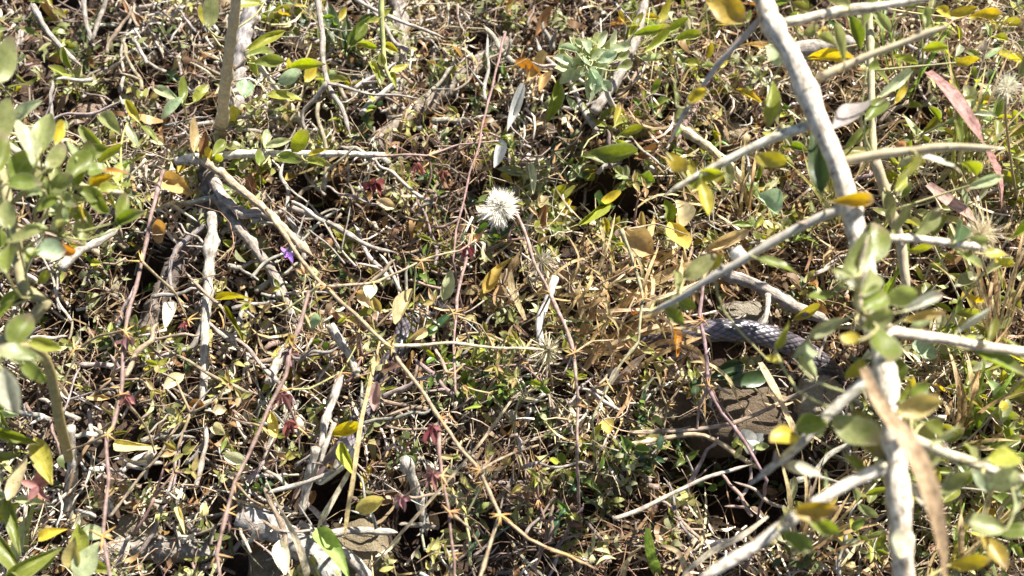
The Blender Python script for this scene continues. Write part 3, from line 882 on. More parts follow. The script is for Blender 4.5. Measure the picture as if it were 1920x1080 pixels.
shoot('bleached white horizontal branch with fleshy green leaf tufts', [(330, 303, .055), (420, 291, .06), (500, 288, .063), (600, 288, .063), (722, 290, .058)], .06, .0036, (0.60, 0.57, 0.52), [
    (500, 262, 36, 80, 16, .07, 'pg'), (518, 268, 50, 20, 18, .072, 'pg'), (566, 264, 56, 48, 32, .075, 'yg'), (540, 294, 40, 0, 24, .078, 'g'), (597, 284, 44, 24, 16, .075, 'Y'), (592, 300, 40, 4, 14, .075, 'yg'),
    (488, 296, 30, 80, 20, .075, 'g'), (410, 280, 36, 50, 20, .075, 'g'), (395, 290, 34, 100, 16, .075, 'Y'), (410, 300, 36, 0, 12, .075, 'yg'), (388, 302, 30, 130, 14, .075, 'Y'), (380, 275, 50, 80, 18, .07, 'br'), (366, 262, 50, 85, 18, .07, 'tan')],
    name='branch_with_leaves', cat='branch', stem_mat=M_PALE)
L1 = []
for k in range(52):
    a = random.uniform(10, 190) if k < 32 else random.uniform(180, 380)
    d = random.uniform(16, 56)
    L1.append((1112 + math.cos(rad(a)) * d * 1.1, 118 - math.sin(rad(a)) * d, random.uniform(28, 46), a + random.uniform(-35, 35), random.uniform(17, 25), .12 + random.uniform(-.02, .02), random.choice(['gg', 'pg', 'pg', 'mint'])))
L1 += [(1040, 185, 70, -100, 28, .09, 'g'), (1050, 105, 62, 85, 22, .10, 'gg'), (1095, 80, 56, 95, 26, .11, 'gg'), (1215, 60, 60, 12, 16, .09, 'g'), (1070, 195, 30, -60, 20, .10, 'pg')]
shoot('dense dusty grey-green sprig near the top edge', [(1180, 260, .0), (1150, 200, .05), (1120, 130, .10), (1100, 80, .12)], .05, .0028, (0.42, 0.40, 0.38), L1, kinds=('obovate',))
shoot('sprout of finger-like yellow-green leaves below the dusty grey-green sprig', [(1130, 290, .0), (1140, 260, .02), (1152, 238, .035)], .02, .0022, (0.25, 0.2, 0.17), [
    (1138, 218, 36, 20, 16, .045, 'g'), (1158, 215, 44, 75, 14, .05, 'y'), (1168, 225, 50, 40, 14, .05, 'yg'), (1180, 250, 56, 18, 12, .045, 'yg'), (1175, 280, 58, -38, 15, .045, 'yg'), (1125, 232, 30, 160, 14, .045, 'yg'),
    (1212, 230, 54, -60, 24, .03, 'g'), (1105, 222, 40, 110, 18, .04, 'gg'), (1140, 300, 100, -8, 26, .05, 'g')])
shoot('sprout of slim yellow-green leaves right of the dusty grey-green sprig', [(1200, 130, .0), (1195, 110, .03), (1190, 90, .05)], .02, .002, (0.4, 0.36, 0.28), [
    (1220, 60, 70, 14, 14, .07, 'yg'), (1230, 82, 60, 38, 16, .07, 'yg'), (1215, 30, 40, 8, 14, .06, 'Y'), (1190, 50, 50, 60, 18, .06, 'yg'), (1290, 70, 54, 14, 18, .05, 'yg'), (1222, 110, 44, 0, 14, .05, 'pg'), (1245, 20, 50, 70, 20, .06, 'y'), (1260, 55, 50, 20, 16, .05, 'yg')])
shoot('hanging yellow-green winged bud cluster on a blurred thread near the top', [(716, -20, .16), (716, 30, .15), (717, 80, .14), (722, 120, .135), (735, 155, .13)], .14, .0022, (0.36, 0.38, 0.16), [
    (690, 88, 40, 170, 14, .135, 'yg'), (735, 92, 36, -30, 18, .135, 'y'), (705, 135, 44, -60, 18, .135, 'yg'), (750, 128, 40, 20, 16, .13, 'y'), (712, 150, 40, -100, 18, .13, 'gg'), (722, 25, 30, 30, 16, .15, 'yg'), (700, 38, 30, 200, 12, .15, 'yg'),
    (738, 150, 30, -70, 14, .13, 'yg'), (715, 110, 30, 100, 18, .14, 'ol')], kinds=('lance',))
shoot('pair of pale spoon-shaped leaves above the blurred leaf cluster', [(360, 240, .02), (350, 220, .05), (345, 190, .07)], .04, .0013, (0.4, 0.38, 0.2), [
    (308, 172, 66, 148, 24, .08, 'pg'), (322, 198, 50, 215, 18, .08, 'mint'), (345, 175, 40, 80, 18, .075, 'g'), (375, 172, 46, 60, 20, .07, 'yg'), (365, 190, 0.1, 0, 1, .05, 'g')])
shoot('dark leathery leaves lying beside the broad flat brown stone', [(1420, 735, .02), (1400, 715, .035), (1380, 702, .045)], .03, .0012, (0.2, 0.2, 0.1), [
    (1362, 695, 70, 200, 36, .045, 'hg'), (1400, 712, 84, 190, 30, .045, 'hg'), (1365, 712, 60, 175, 24, .04, 'dg'), (1302, 725, 44, -95, 22, .04, 'hg')], mat=M_HERB, name='herb', kinds=('lance',))

# ------------------------------------------------------------------ spiny weeds with pink stems
def pod(parent, base, px, py, h, size, colour):
    """a drooping cluster of dull maroon bracts under a node"""
    h += .008
    c = at(px, py, h); r = size * 0.85 * mpp(h) / 2
    top = c + Vector((0, 0.35, 0.6)) * r
    for k in range(6):
        a = k * 1.05 + random.uniform(-.3, .3)
        tip = c + Vector((math.cos(a) * r * random.uniform(.6, 1.05), math.sin(a) * r * random.uniform(.6, 1.05) - r * 0.25, -r * random.uniform(.1, .9)))
        leaf_between(parent, base, top, tip, r * random.uniform(.5, .85), 'lance', M_PETAL, jit(colour, .25), name='bract', curled=random.random() < .5, face=Vector((math.cos(a), math.sin(a), 1.0)))

def whorl(parent, base, p, size, colour, n=5):
    V, F = [], []
    for k in range(n):
        a = random.uniform(0, 6.28)
        d = Vector((math.cos(a), math.sin(a), random.uniform(-0.25, 0.5))).normalized()
        L = size * random.uniform(0.6, 1.15)
        s = d.cross(Vector((0, 0, 1))).normalized(); u = s.cross(d)
        i0 = len(V)
        for t, r in ((0, 0.085), (0.45, 0.075), (1, 0.01)):
            q = p - base + d * L * t + Vector((0, 0, -0.25 * L * t * t))
            for m in range(4):
                an = m * math.pi / 2
                V.append(tuple(q + (s * math.cos(an) + u * math.sin(an)) * r * L))
        for g in (0, 4):
            for m in range(4):
                F.append((i0 + g + m, i0 + g + (m + 1) % 4, i0 + g + 4 + (m + 1) % 4, i0 + g + 4 + m))
    put('spine_whorl', mesh('spine_whorl', V, F, None, None, M_STEM), parent, colour)

def weed(label, stems, nodes, pods, group='spiny pink-stemmed weeds'):
    pts0 = px_path(stems[0][0], stems[0][1])
    base = Vector((pts0[-1].x, pts0[-1].y, gz(pts0[-1].x, pts0[-1].y)))
    R = thing('spiny_weed', label, 'weed', base, group)
    for k, (seq, h, w, c) in enumerate(stems):
        pts = px_path(seq, h)
        hm = h if not isinstance(h, tuple) else (h[0] + h[1]) / 2
        if k == 0: pts = pts + [Vector((pts[-1].x + .01, pts[-1].y - .04, gz(pts[-1].x, pts[-1].y) - .005))]
        stem_part('stem' if k == 0 else 'side_stem', R, base, pts, w * mpp(hm) / 2 * 0.68, w * mpp(hm) / 2 * 0.36, M_WEED, jit(c, 0.08), 7, 0.004, 0.22, 0.55, 0.0014, kinked=True)
    for x, y, h in nodes:
        whorl(R, base, at(x, y, h), random.uniform(18, 28) * mpp(h), jit((0.46, 0.29, 0.12), 0.2), random.randint(4, 6))
    for x, y, h, s, c in pods:
        pod(R, base, x, y, h, s, jit(c, 0.15))
    return R
PK = (0.27, 0.18, 0.155); TP = (0.34, 0.265, 0.175); RED = (0.29, 0.15, 0.14)
weed('purple-stemmed spiny weed running down past the gnarled grey root crown', [
    ([(306, 320), (284, 400), (266, 490), (250, 560), (234, 622), (229, 680), (226, 740), (212, 800), (201, 815), (203, 900), (192, 1000), (208, 1090)], (.11, .13), 12, (0.235, 0.16, 0.15)),
    ([(266, 490), (300, 525), (330, 552), (352, 600)], (.12, .07), 8, TP), ([(233, 620), (190, 630), (145, 655), (110, 745)], (.122, .07), 8, TP), ([(226, 740), (255, 775), (275, 800), (290, 850)], (.124, .06), 9, TP),
    ([(200, 815), (160, 832), (120, 850)], (.126, .09), 7, TP), ([(266, 490), (240, 490), (235, 486)], (.12, .12), 5, (0.5, 0.35, 0.12))],
    [(266, 490, .121), (234, 622, .123), (226, 740, .125), (201, 815, .126), (192, 1005, .13), (352, 600, .07), (140, 655, .10)],
    [(240, 643, .112, 44, RED), (238, 750, .114, 38, RED), (345, 612, .06, 26, (0.3, 0.1, 0.1))])
weed('long tan-pink spiny weed crossing the middle down to the bottom edge', [
    ([(500, 392), (560, 480), (600, 530), (660, 585), (735, 655), (780, 720), (825, 785), (865, 842), (900, 882), (922, 935), (938, 966), (915, 1030), (898, 1090)], (.10, .13), 12, TP),
    ([(735, 650), (850, 645), (985, 655), (1020, 656)], (.117, .10), 10, (0.48, 0.42, 0.30)),
    ([(612, 538), (700, 530), (790, 490), (862, 469), (892, 448)], (.107, .11), 9, (0.44, 0.38, 0.26)),
    ([(825, 785), (824, 850), (829, 892), (842, 960), (848, 1040), (852, 1100)], (.12, .11), 10, PK), ([(900, 882), (960, 850), (1010, 835)], (.126, .11), 7, TP),
    ([(938, 966), (990, 1012), (1062, 1040), (1115, 1068)], (.128, .12), 8, (0.45, 0.33, 0.2)), ([(828, 892), (780, 915), (755, 935)], (.12, .10), 7, TP), ([(842, 960), (880, 990), (905, 1030)], (.12, .09), 7, TP),
    ([(600, 530), (575, 555), (520, 590)], (.106, .09), 8, (0.4, 0.36, 0.2))],
    [(735, 652, .118), (825, 785, .122), (900, 882, .127), (938, 966, .13), (828, 892, .12), (842, 960, .12), (855, 645, .11), (925, 652, .105), (985, 655, .10), (700, 530, .109), (790, 490, .11), (1062, 1040, .125), (848, 1040, .11), (612, 538, .107)],
    [(812, 808, .112, 38, (0.26, 0.08, 0.09)), (812, 897, .112, 40, RED), (738, 672, .10, 36, (0.17, 0.10, 0.09)), (752, 940, .09, 36, (0.36, 0.2, 0.2))])
weed('pinkish spiny weed drooping just above the snake head', [
    ([(580, 545), (562, 610), (546, 650), (535, 705), (506, 762), (490, 800), (468, 852), (440, 905), (426, 960), (405, 1040), (416, 1090)], (.10, .11), 11, (0.25, 0.175, 0.155)),
    ([(532, 735), (548, 770), (558, 800), (560, 850)], (.10, .07), 7, PK), ([(535, 730), (580, 728), (640, 700), (668, 650)], (.10, .08), 6, (0.38, 0.38, 0.16)), ([(490, 800), (455, 790), (430, 780)], (.104, .09), 7, TP),
    ([(440, 905), (470, 935), (500, 950)], (.106, .08), 6, TP)],
    [(546, 650, .10), (533, 733, .102), (490, 800, .104), (440, 905, .107), (426, 960, .108), (406, 1040, .109), (556, 800, .08), (640, 700, .09)],
    [(542, 668, .09, 36, RED), (530, 750, .09, 44, RED), (545, 800, .08, 42, (0.27, 0.1, 0.09)), (545, 638, .10, 26, (0.40, 0.28, 0.08))])
weed('straight purple-pink weed stem left of the fluffy white seed head', [
    ([(948, 60), (926, 150), (906, 230), (890, 300), (872, 360), (856, 430), (850, 490)], (.09, .10), 8, (0.235, 0.16, 0.15)),
    ([(885, 440), (872, 500), (856, 560), (850, 650), (852, 740)], (.10, .10), 9, (0.31, 0.21, 0.20)), ([(700, 292), (800, 291), (862, 272), (935, 264)], (.08, .085), 8, (0.38, 0.28, 0.25)),
    ([(805, 292), (808, 330), (797, 372)], (.08, .06), 7, PK), ([(850, 590), (900, 610), (925, 650)], (.10, .08), 6, TP)],
    [(885, 440, .10), (850, 588, .10), (890, 300, .092), (805, 292, .082), (852, 700, .10)],
    [(782, 318, .07, 40, (0.28, 0.1, 0.09)), (832, 330, .06, 36, (0.3, 0.12, 0.08)), (706, 352, .05, 40, (0.25, 0.06, 0.06)), (872, 468, .09, 34, (0.27, 0.08, 0.08))])
weed('thin pink weed stem dropping from the fluffy white seed head', [
    ([(968, 400), (988, 450), (1006, 500), (1032, 550), (1060, 612), (1076, 662), (1086, 760), (1080, 850)], (.085, .10), 10, (0.32, 0.23, 0.20)), ([(1076, 662), (1110, 640), (1150, 635)], (.10, .08), 6, TP), ([(1032, 550), (1010, 590), (975, 610)], (.09, .07), 6, TP)],
    [(1032, 550, .092), (1076, 662, .10), (1086, 760, .10)], [])
weed('dark purple weed stem standing in front of the scaly snake coil', [
    ([(1318, 520), (1314, 590), (1322, 660), (1328, 722), (1352, 775), (1395, 830), (1440, 900)], (.085, .075), 10, (0.28, 0.18, 0.20)), ([(1328, 722), (1312, 760), (1306, 815)], (.08, .05), 9, (0.3, 0.22, 0.18)), ([(1328, 722), (1350, 760), (1385, 800)], (.08, .05), 7, (0.2, 0.14, 0.14))],
    [(1328, 722, .08), (1328, 722, .082), (1318, 600, .085)], [])
weed('green-yellow weed stem rising through the tan dry grass clump', [
    ([(1165, 430), (1190, 500), (1205, 560), (1195, 640), (1140, 720), (1110, 790)], (.10, .07), 9, (0.36, 0.34, 0.2)), ([(1190, 500), (1150, 520), (1110, 540)], (.095, .08), 6, TP), ([(1165, 430), (1230, 420), (1290, 440)], (.10, .08), 6, TP)],
    [(1190, 500, .096), (1205, 560, .092), (1165, 430, .1), (1140, 720, .08)], [])

# ------------------------------------------------------------------ seed heads, flower, scrap
def seed_head(px, py, h, size, n, colour, label, stem_px, spread=1.0):
    p = at(px, py, h)
    r = size * mpp(h) / 2
    pts = [p] + px_path(stem_px, (h - 0.01, 0.03))
    base = Vector((pts[-1].x, pts[-1].y, gz(pts[-1].x, pts[-1].y)))
    R = thing('seed_head', label, 'seed head', base)
    stem_part('stem', R, base, pts + [base], .0007, .001, M_STEM, (0.26, 0.22, 0.13), 6)
    V, F = [], []
    for k in range(n):
        d = Vector((random.gauss(0, 1), random.gauss(0, 1), random.gauss(0, 1))).normalized()
        d = (d + Vector((0.15, 0.2, 0.45))).normalized()
        if k < n * 0.4: d = (d + Vector((-0.9, -1.1, -0.3))).normalized()
        elif d.x + d.y < -0.3 and random.random() < .6: d = -d
        L = r * random.choice([0.6, 0.8, 0.95, 1.0]) * random.uniform(0.8, 1.1) * (1.3 if k < n * 0.3 else 1) * (0.75 + 0.5 * (0.5 + 0.5 * mnoise.noise(d * 2.2)))
        s = d.orthogonal().normalized(); s.rotate(Matrix.Rotation(random.uniform(0, 6.28), 3, d))
        w = r * random.uniform(0.014, 0.034) * spread
        b = Vector((random.uniform(-1, 1), random.uniform(-1, 1), random.uniform(-1, 1))) * r * 0.4
        i0 = len(V)
        for t, ww in ((0.08, 0.6), (0.55, 1.0), (0.85, 0.9), (1.0, 0.3)):
            q = p - base + d * L * t + b * t * t
            V.append(tuple(q - s * w * ww)); V.append(tuple(q + s * w * ww))
        for g in range(3): F.append((i0 + g * 2, i0 + g * 2 + 1, i0 + g * 2 + 3, i0 + g * 2 + 2))
    o = put('pappus', mesh('pappus', V, F, None, None, M_FLUFF), R, colour)
    o['kind'] = 'stuff'
    # green receptacle with bracts
    for k in range(7):
        a = k * 0.9
        q = p + Vector((math.cos(a), math.sin(a), -0.4)) * r * 0.25
        leaf_between(R, base, p - Vector((0, 0, r * 0.7)), q + Vector((math.cos(a), math.sin(a), 0)) * r * 0.5, r * 0.3, 'lance', M_LEAF, jit(C['ol']), name='bract')
    return R
seed_head(938, 388, .095, 60, 2400, (0.93, 0.90, 0.82), 'fluffy white seed head like a small pompom in the middle', [(960, 410), (975, 440)])
seed_head(1888, 165, .22, 70, 220, (0.72, 0.68, 0.55), 'blurred cream seed fluff on a thin stalk at the side edge', [(1885, 210), (1895, 300), (1905, 380)], 0.7)
seed_head(1838, 440, .20, 90, 240, (0.66, 0.58, 0.40), 'blurred tan seed fluff beside the tip of a white side branch', [(1840, 480), (1850, 560)], 0.7)
seed_head(1028, 655, .075, 60, 160, (0.62, 0.56, 0.40), 'withered cream seed tuft at the end of the long tan weed stem', [(1030, 690), (1035, 720)], 1.3)
seed_head(1015, 490, .05, 56, 120, (0.42, 0.38, 0.30), 'wispy dull tan seed tuft below the fluffy white seed head', [(1030, 540), (1020, 600)], 1.1)

def flower():
    p = at(538, 474, .075)
    base = at(560, 520, .02)
    R = thing('purple_flower', 'tiny purple flower with a white lobe on the tan-pink weed', 'flower', base)
    stem_part('stem', R, base, [base, base.lerp(p, .6) + Vector((0, 0, .01)), p], .0008, .0007, M_STEM, (0.35, 0.28, 0.2), 6)
    for an, L, w, c in ((140, 15, 13, (0.30, 0.18, 0.46)), (60, 13, 12, (0.34, 0.22, 0.50)), (-20, 20, 13, (0.28, 0.16, 0.46)), (-50, 22, 12, (0.24, 0.13, 0.42)), (-110, 14, 10, (0.30, 0.13, 0.48)), (195, 17, 10, (0.75, 0.70, 0.72))):
        a = rad(an)
        leaf_px(R, base, 538 + math.cos(a) * L * 0.38, 474 - math.sin(a) * L * 0.38, L * .76, an, w * .76, .078, c, 'obovate', M_PETAL, name='petal', deep=0.5)
flower()
def scrap():
    base = at(1405, 840, .05)
    R = thing('white_scrap', 'crumpled white scrap caught on twigs over the dark hollow', 'scrap', base)
    for cx, cy, L, an, w in ((1402, 822, 40, 120, 30), (1412, 840, 44, -60, 26), (1395, 838, 32, -100, 20), (1418, 826, 30, 20, 18)):
        leaf_px(R, base, cx, cy, L, an, w, .055, (0.80, 0.80, 0.82), 'ellipse', M_DRY, name='fold', curled=True)
    for cx, cy, L, an, w in ((1392, 834, 40, -10, 12), (1428, 838, 34, 10, 14), (1385, 846, 30, 60, 12), (1380, 825, 34, 70, 10)):
        leaf_px(R, base, cx, cy, L, an, w, .062, jit(C['gg']), 'lance')
scrap()
shoot('small pale papery bud beneath the tan-pink weed stem', [(690, 590, .03), (692, 570, .05)], .04, .0012, (0.4, 0.36, 0.2), [
    (695, 545, 34, 80, 26, .085, (0.8, 0.76, 0.68)), (685, 565, 34, 130, 22, .08, 'cream'), (705, 570, 36, -60, 18, .08, 'yl'), (690, 582, 36, 200, 18, .075, 'ol'), (680, 552, 24, 160, 16, .08, 'tan')], name='papery_bud', mat=M_DRY, cat='bud')

# ------------------------------------------------------------------ dead wood, hand placed
def wood(label, seqs, name='dead_branch', cat='branch', knobs=0.35, mat=None, ends=None, group=None):
    first = seqs[0]
    pts0 = px_path(first[0], first[1])
    base = min(pts0, key=lambda p: p.z).copy()
    R = thing(name, label, cat, base, group) if len(seqs) > 1 else None
    for k, (seq, h, w0, w1, c) in enumerate(seqs):
        h0, h1 = h if isinstance(h, tuple) else (h, h)
        nm = ('stem' if k == 0 else 'side_branch') if R else name
        o, _ = stem_part(nm, R, base if R else Vector((0, 0, 0)), px_path(seq, h), w0 * mpp(h0) / 2, w1 * mpp(h1) / 2, mat or M_BARK, c, 9, 0.0028, 0.38, knobs, 0.0014, True)
        if not R: tag(o, label, cat, group)
GW = (0.32, 0.29, 0.26); WW = (0.41, 0.38, 0.335); DG = (0.20, 0.17, 0.15); BR = (0.30, 0.24, 0.18)
wood('gnarled dark grey root crown with branching knobbly limbs', [
    ([(398, 300), (394, 350), (384, 405), (350, 470), (300, 560), (262, 650)], (.05, .005), 52, 30, (0.17, 0.145, 0.125)), ([(380, 300), (440, 345), (482, 380), (536, 434), (590, 480)], (.075, .05), 16, 13, (0.42, 0.34, 0.24)),
    ([(400, 400), (396, 470), (390, 540), (384, 600), (381, 700), (374, 770)], (.05, .035), 20, 14, WW), ([(405, 370), (450, 430), (490, 480), (522, 530), (560, 620)], (.05, .03), 24, 14, (0.28, 0.25, 0.22)), ([(385, 420), (330, 470), (318, 520), (340, 575)], (.045, .03), 12, 4, (0.30, 0.27, 0.27)),
    ([(384, 600), (360, 650), (330, 660), (255, 690)], (.04, .03), 11, 7, GW), ([(384, 600), (430, 640), (500, 690)], (.035, .025), 9, 5, GW), ([(400, 340), (450, 400), (500, 400), (540, 440)], (.055, .05), 22, 14, (0.34, 0.30, 0.27))], 'root_crown', 'root', 0.5)
wood('thin grey-white twig running down toward the papery bud', [([(548, 390), (600, 408), (650, 438), (700, 465), (745, 472)], (.05, .04), 11, 7, GW)], 'dead_twig', 'twig')
wood('sturdy grey log lying diagonally behind the purple-pink stem', [([(700, 280), (770, 220), (830, 172), (910, 112), (960, 60)], (.018, .022), 40, 36, (0.25, 0.215, 0.18))], 'dead_log', 'log', 0.25)
wood('thick grey trunk piece hanging at the top edge', [([(740, -30), (752, 60), (745, 140), (732, 235)], (.03, .01), 36, 28, (0.28, 0.25, 0.22))], 'dead_log', 'log', 0.3)
wood('thin forked grey twig dropping from the top edge', [([(592, -20), (604, 60), (612, 150), (640, 205), (662, 262)], (.085, .06), 13, 9, GW), ([(613, 155), (590, 185), (568, 216), (580, 262)], (.08, .05), 9, 7, GW), ([(613, 155), (680, 172), (790, 185)], (.08, .05), 7, 4, GW)], 'dead_twig', 'twig')
wood('thin straight pale stalk crossing under the hanging bud cluster', [([(655, -10), (720, 28), (780, 50), (835, 72)], (.075, .06), 9, 7, WW)], 'dead_twig', 'twig', 0.1)
wood('pale upright stem standing in the lower corner', [([(132, 800), (134, 870), (130, 930), (128, 1000)], (.07, .0), 16, 20, WW)], 'dead_branch', 'branch')
wood('long grey log lying along the bottom edge by the brown stone', [([(165, 1045), (240, 1030), (320, 1028), (415, 1035)], (.012, .012), 40, 32, (0.27, 0.25, 0.23))], 'dead_log', 'log')
wood('grey driftwood slab beside the beige stone at the bottom edge', [([(455, 965), (510, 990), (570, 1025), (640, 1095)], (.03, .03), 50, 36, (0.30, 0.29, 0.28)), ([(560, 985), (640, 1030), (700, 1090)], (.02, .02), 20, 18, WW)], 'driftwood', 'wood', 0.2)
wood('grey forked branch lying behind the scaly snake coil', [([(1355, 512), (1400, 528), (1450, 552), (1520, 590), (1560, 606)], (.045, .025), 25, 18, GW), ([(1440, 552), (1436, 590), (1430, 612)], (.045, .05), 11, 8, WW)], 'dead_branch', 'branch')
wood('lichen-spotted twig standing in the brown litter at the bottom', [([(757, 860), (775, 900), (788, 940), (800, 1005)], (.05, .0), 17, 14, WW)], 'dead_twig', 'twig', 0.6, M_PALE)
wood('short white twig lying beyond the beige stone at the bottom edge', [([(600, 1003), (660, 992), (700, 993), (746, 997)], (.03, .03), 13, 11, WW)], 'dead_twig', 'twig', 0.4)
wood('white antler-like forked twig over a dark gap', [([(288, 845), (276, 868), (272, 900)], (.05, .04), 15, 6, WW), ([(276, 868), (250, 868), (230, 858)], (.05, .055), 9, 4, WW)], 'dead_twig', 'twig')
wood('weathered grey stick behind the dusty grey-green sprig', [([(1112, 212), (1150, 160), (1185, 90), (1215, -10)], (.05, .06), 22, 20, GW)], 'dead_branch', 'branch')
wood('thin bent pale twig left of the purple weed stem', [([(112, 502), (150, 470), (190, 450), (222, 428)], (.06, .05), 17, 12, WW)], 'dead_twig', 'twig')
wood('grey log end behind the thick forked stem', [([(1480, 98), (1540, 88), (1605, 78)], (.05, .05), 36, 30, GW)], 'dead_log', 'log')
wood('thin grey twig slanting in from the top left corner', [([(60, 10), (100, 70), (155, 125)], (.06, .04), 12, 9, GW)], 'dead_twig', 'twig')
wood('stout dark grey branch behind the blurred pale upright twig', [([(478, -10), (455, 80), (446, 150), (440, 230)], (.06, .02), 32, 28, (0.36, 0.34, 0.34))], 'dead_branch', 'branch')
wood('long thin twig spanning the broad flat brown stone', [([(1180, 812), (1320, 803), (1400, 785), (1480, 745), (1570, 705)], (.05, .06), 8, 7, (0.33, 0.26, 0.20))], 'dead_twig', 'twig', 0.15)
wood('curved pale stem bridging the dark hollow', [([(1180, 835), (1290, 815), (1340, 825), (1400, 866), (1440, 885)], (.05, .05), 9, 8, (0.48, 0.38, 0.26))], 'dead_twig', 'twig', 0.15)
wood('straight grey stalk crossing the dark hollow', [([(1150, 975), (1250, 930), (1340, 890), (1410, 870)], (.055, .06), 8, 6, (0.45, 0.40, 0.34))], 'dead_twig', 'twig', 0.1)
wood('thin pale twig resting on the snake head', [([(500, 925), (560, 908), (600, 895), (632, 882)], (.05, .06), 8, 7, WW)], 'dead_twig', 'twig', 0.3)
wood('stubby white knobbly twig leaning on the snake head', [([(592, 840), (585, 880), (572, 915), (566, 965)], (.062, .03), 15, 16, WW)], 'dead_twig', 'twig', 0.5)
wood('thin white twig above the snake head', [([(628, 792), (612, 830), (600, 870)], (.066, .06), 9, 7, WW)], 'dead_twig', 'twig', 0.3)
wood('grey twig pile stick in the upper left corner', [([(155, -5), (160, 40), (172, 78)], (.05, .04), 11, 9, GW), ([(200, -5), (188, 30), (172, 78)], (.05, .04), 10, 9, GW)], 'dead_twig', 'twig')
wood('thick weathered white stem behind the long white side branch', [([(1270, 240), (1310, 265), (1360, 300), (1400, 345)], (.04, .04), 18, 14, (0.5, 0.43, 0.30))], 'dead_branch', 'branch')
wood('slanting pale twig beneath the tan-pink weed stem', [([(620, 610), (650, 660), (672, 710)], (.05, .04), 18, 12, WW)], 'dead_twig', 'twig')
wood('grey fibrous stick left of the snake head', [([(640, 700), (612, 790), (600, 850)], (.045, .045), 16, 13, (0.40, 0.37, 0.34))], 'dead_branch', 'branch')
wood('pale splintered stick above the purple weed pods', [([(505, 720), (520, 680), (540, 640)], (.04, .04), 20, 12, WW)], 'dead_twig', 'twig')
wood('greyish silvery curved stick in the tan dry grass clump', [([(1040, 520), (1022, 570), (1010, 610), (1016, 660)], (.06, .06), 14, 12, (0.52, 0.49, 0.48))], 'dead_twig', 'twig', 0.3)

# ------------------------------------------------------------------ dry grass blades
def blade_mesh(pts, w, base, fold=0.25, twist=0.6, seed=0):
    path = smooth_path(pts, 0.006)
    n = len(path)
    V, F, UV = [], [], []
    L = 0
    for i, p in enumerate(path):
        t = (path[min(i + 1, n - 1)] - path[max(i - 1, 0)]).normalized()
        s = i / (n - 1)
        if i: L += (p - path[i - 1]).length
        nr = (-VD + Vector((0.3 * math.sin(seed + 3 * s), 0.3 * math.cos(seed * 2 + 2 * s), 0)))
        side = t.cross(nr).normalized()
        up = side.cross(t)
        a = twist * (s - 0.5) + 0.5 * math.sin(seed + s * 4)
        sd = side * math.cos(a) + up * math.sin(a); uq = up * math.cos(a) - side * math.sin(a)
        ww = w * 0.5 * (min(1, 0.45 + s * 4) * min(1, (1 - s) * 3.0 + 0.06)) * (1 + 0.22 * mnoise.noise(Vector((s * 14, seed, 3))) + 0.12 * mnoise.noise(Vector((s * 50, seed, 8))))
        for k in (-1, 0, 1):
            V.append(tuple(p + sd * ww * k + uq * (ww * fold * abs(k)) - base)); UV.append(((k + 1) * 0.18, L * 100))
    for i in range(n - 1):
        for k in (0, 1):
            a = i * 3 + k
            F.append((a, a + 1, a + 4, a + 3))
    return V, F, UV

def blade(parent, base, pts, w, colour, name='blade', mat=None, flat=False):
    v, f, uv = blade_mesh(pts, w, Vector(base), random.uniform(0.1, 0.5), 0.25 if flat else random.uniform(-1.2, 1.2), 6.1 if flat else random.uniform(0, 6))
    return put(name, mesh(name, v, f, uv, None, mat or M_BLADE), parent, colour)

def lone_blade(label, seq, h, w, colour, name='grass_blade', cat='grass blade'):
    pts = px_path(seq, h)
    base = pts[-1].copy()
    hm = h if not isinstance(h, tuple) else (h[0] + h[1]) / 2
    o = blade(None, Vector((0, 0, 0)), pts, w * mpp(hm), colour, name, None, w > 20)
    tag(o, label, cat)
lone_blade('wide pinkish-tan dry grass blade curving down to the bottom corner', [(1620, 690, .30), (1650, 760, .30), (1695, 820, .31), (1730, 890, .31), (1752, 970, .30), (1765, 1060, .27), (1770, 1200, .18), (1760, 1400, 0)], .3, 37, (0.56, 0.41, 0.26))
lone_blade('dusky pink dry grass blade arching across the upper corner', [(1740, 135, .20), (1780, 175, .22), (1815, 225, .22), (1845, 275, .20), (1870, 340, .10), (1880, 420, .01)], .2, 34, (0.46, 0.27, 0.25))
lone_blade('pale pink flat blade below the dusky pink one', [(1740, 345, .14), (1780, 380, .14), (1825, 412, .13), (1850, 450, .05)], .13, 28, (0.50, 0.34, 0.29))
lone_blade('pale straw blade lying across the broad flat brown stone', [(1425, 680, .06), (1450, 730, .065), (1478, 790, .06), (1500, 830, .03)], .06, 20, (0.60, 0.48, 0.30))
lone_blade('flat white straw in front of the snake head', [(656, 880, .07), (630, 925, .065), (608, 965, .06), (594, 995, .04)], .06, 11, (0.66, 0.60, 0.46))
lone_blade('long cream straw leaning over the snake neck', [(712, 640, .10), (690, 730, .10), (675, 800, .10), (662, 900, .095), (652, 960, .08), (645, 1030, .01)], .1, 8, (0.62, 0.50, 0.27))
lone_blade('bleached straw slanting over the grey driftwood', [(500, 900, .09), (530, 960, .09), (556, 1010, .085), (572, 1060, .08), (578, 1100, .02)], .09, 12, (0.68, 0.60, 0.44))
lone_blade('thin straight straw rising from the beige stone', [(965, 742, .07), (900, 830, .07), (820, 922, .065), (760, 990, .055), (695, 1065, .02)], .07, 6, (0.60, 0.50, 0.36))
lone_blade('bright green grass blade below the fork of white stems', [(1700, 450, .12), (1690, 500, .11), (1665, 540, .08), (1640, 580, .01)], .1, 22, (0.24, 0.34, 0.03))
lone_blade('green grass blade poking up at the bottom edge', [(1215, 990, .08), (1222, 1040, .06), (1240, 1100, .0)], .06, 18, (0.22, 0.33, 0.05))
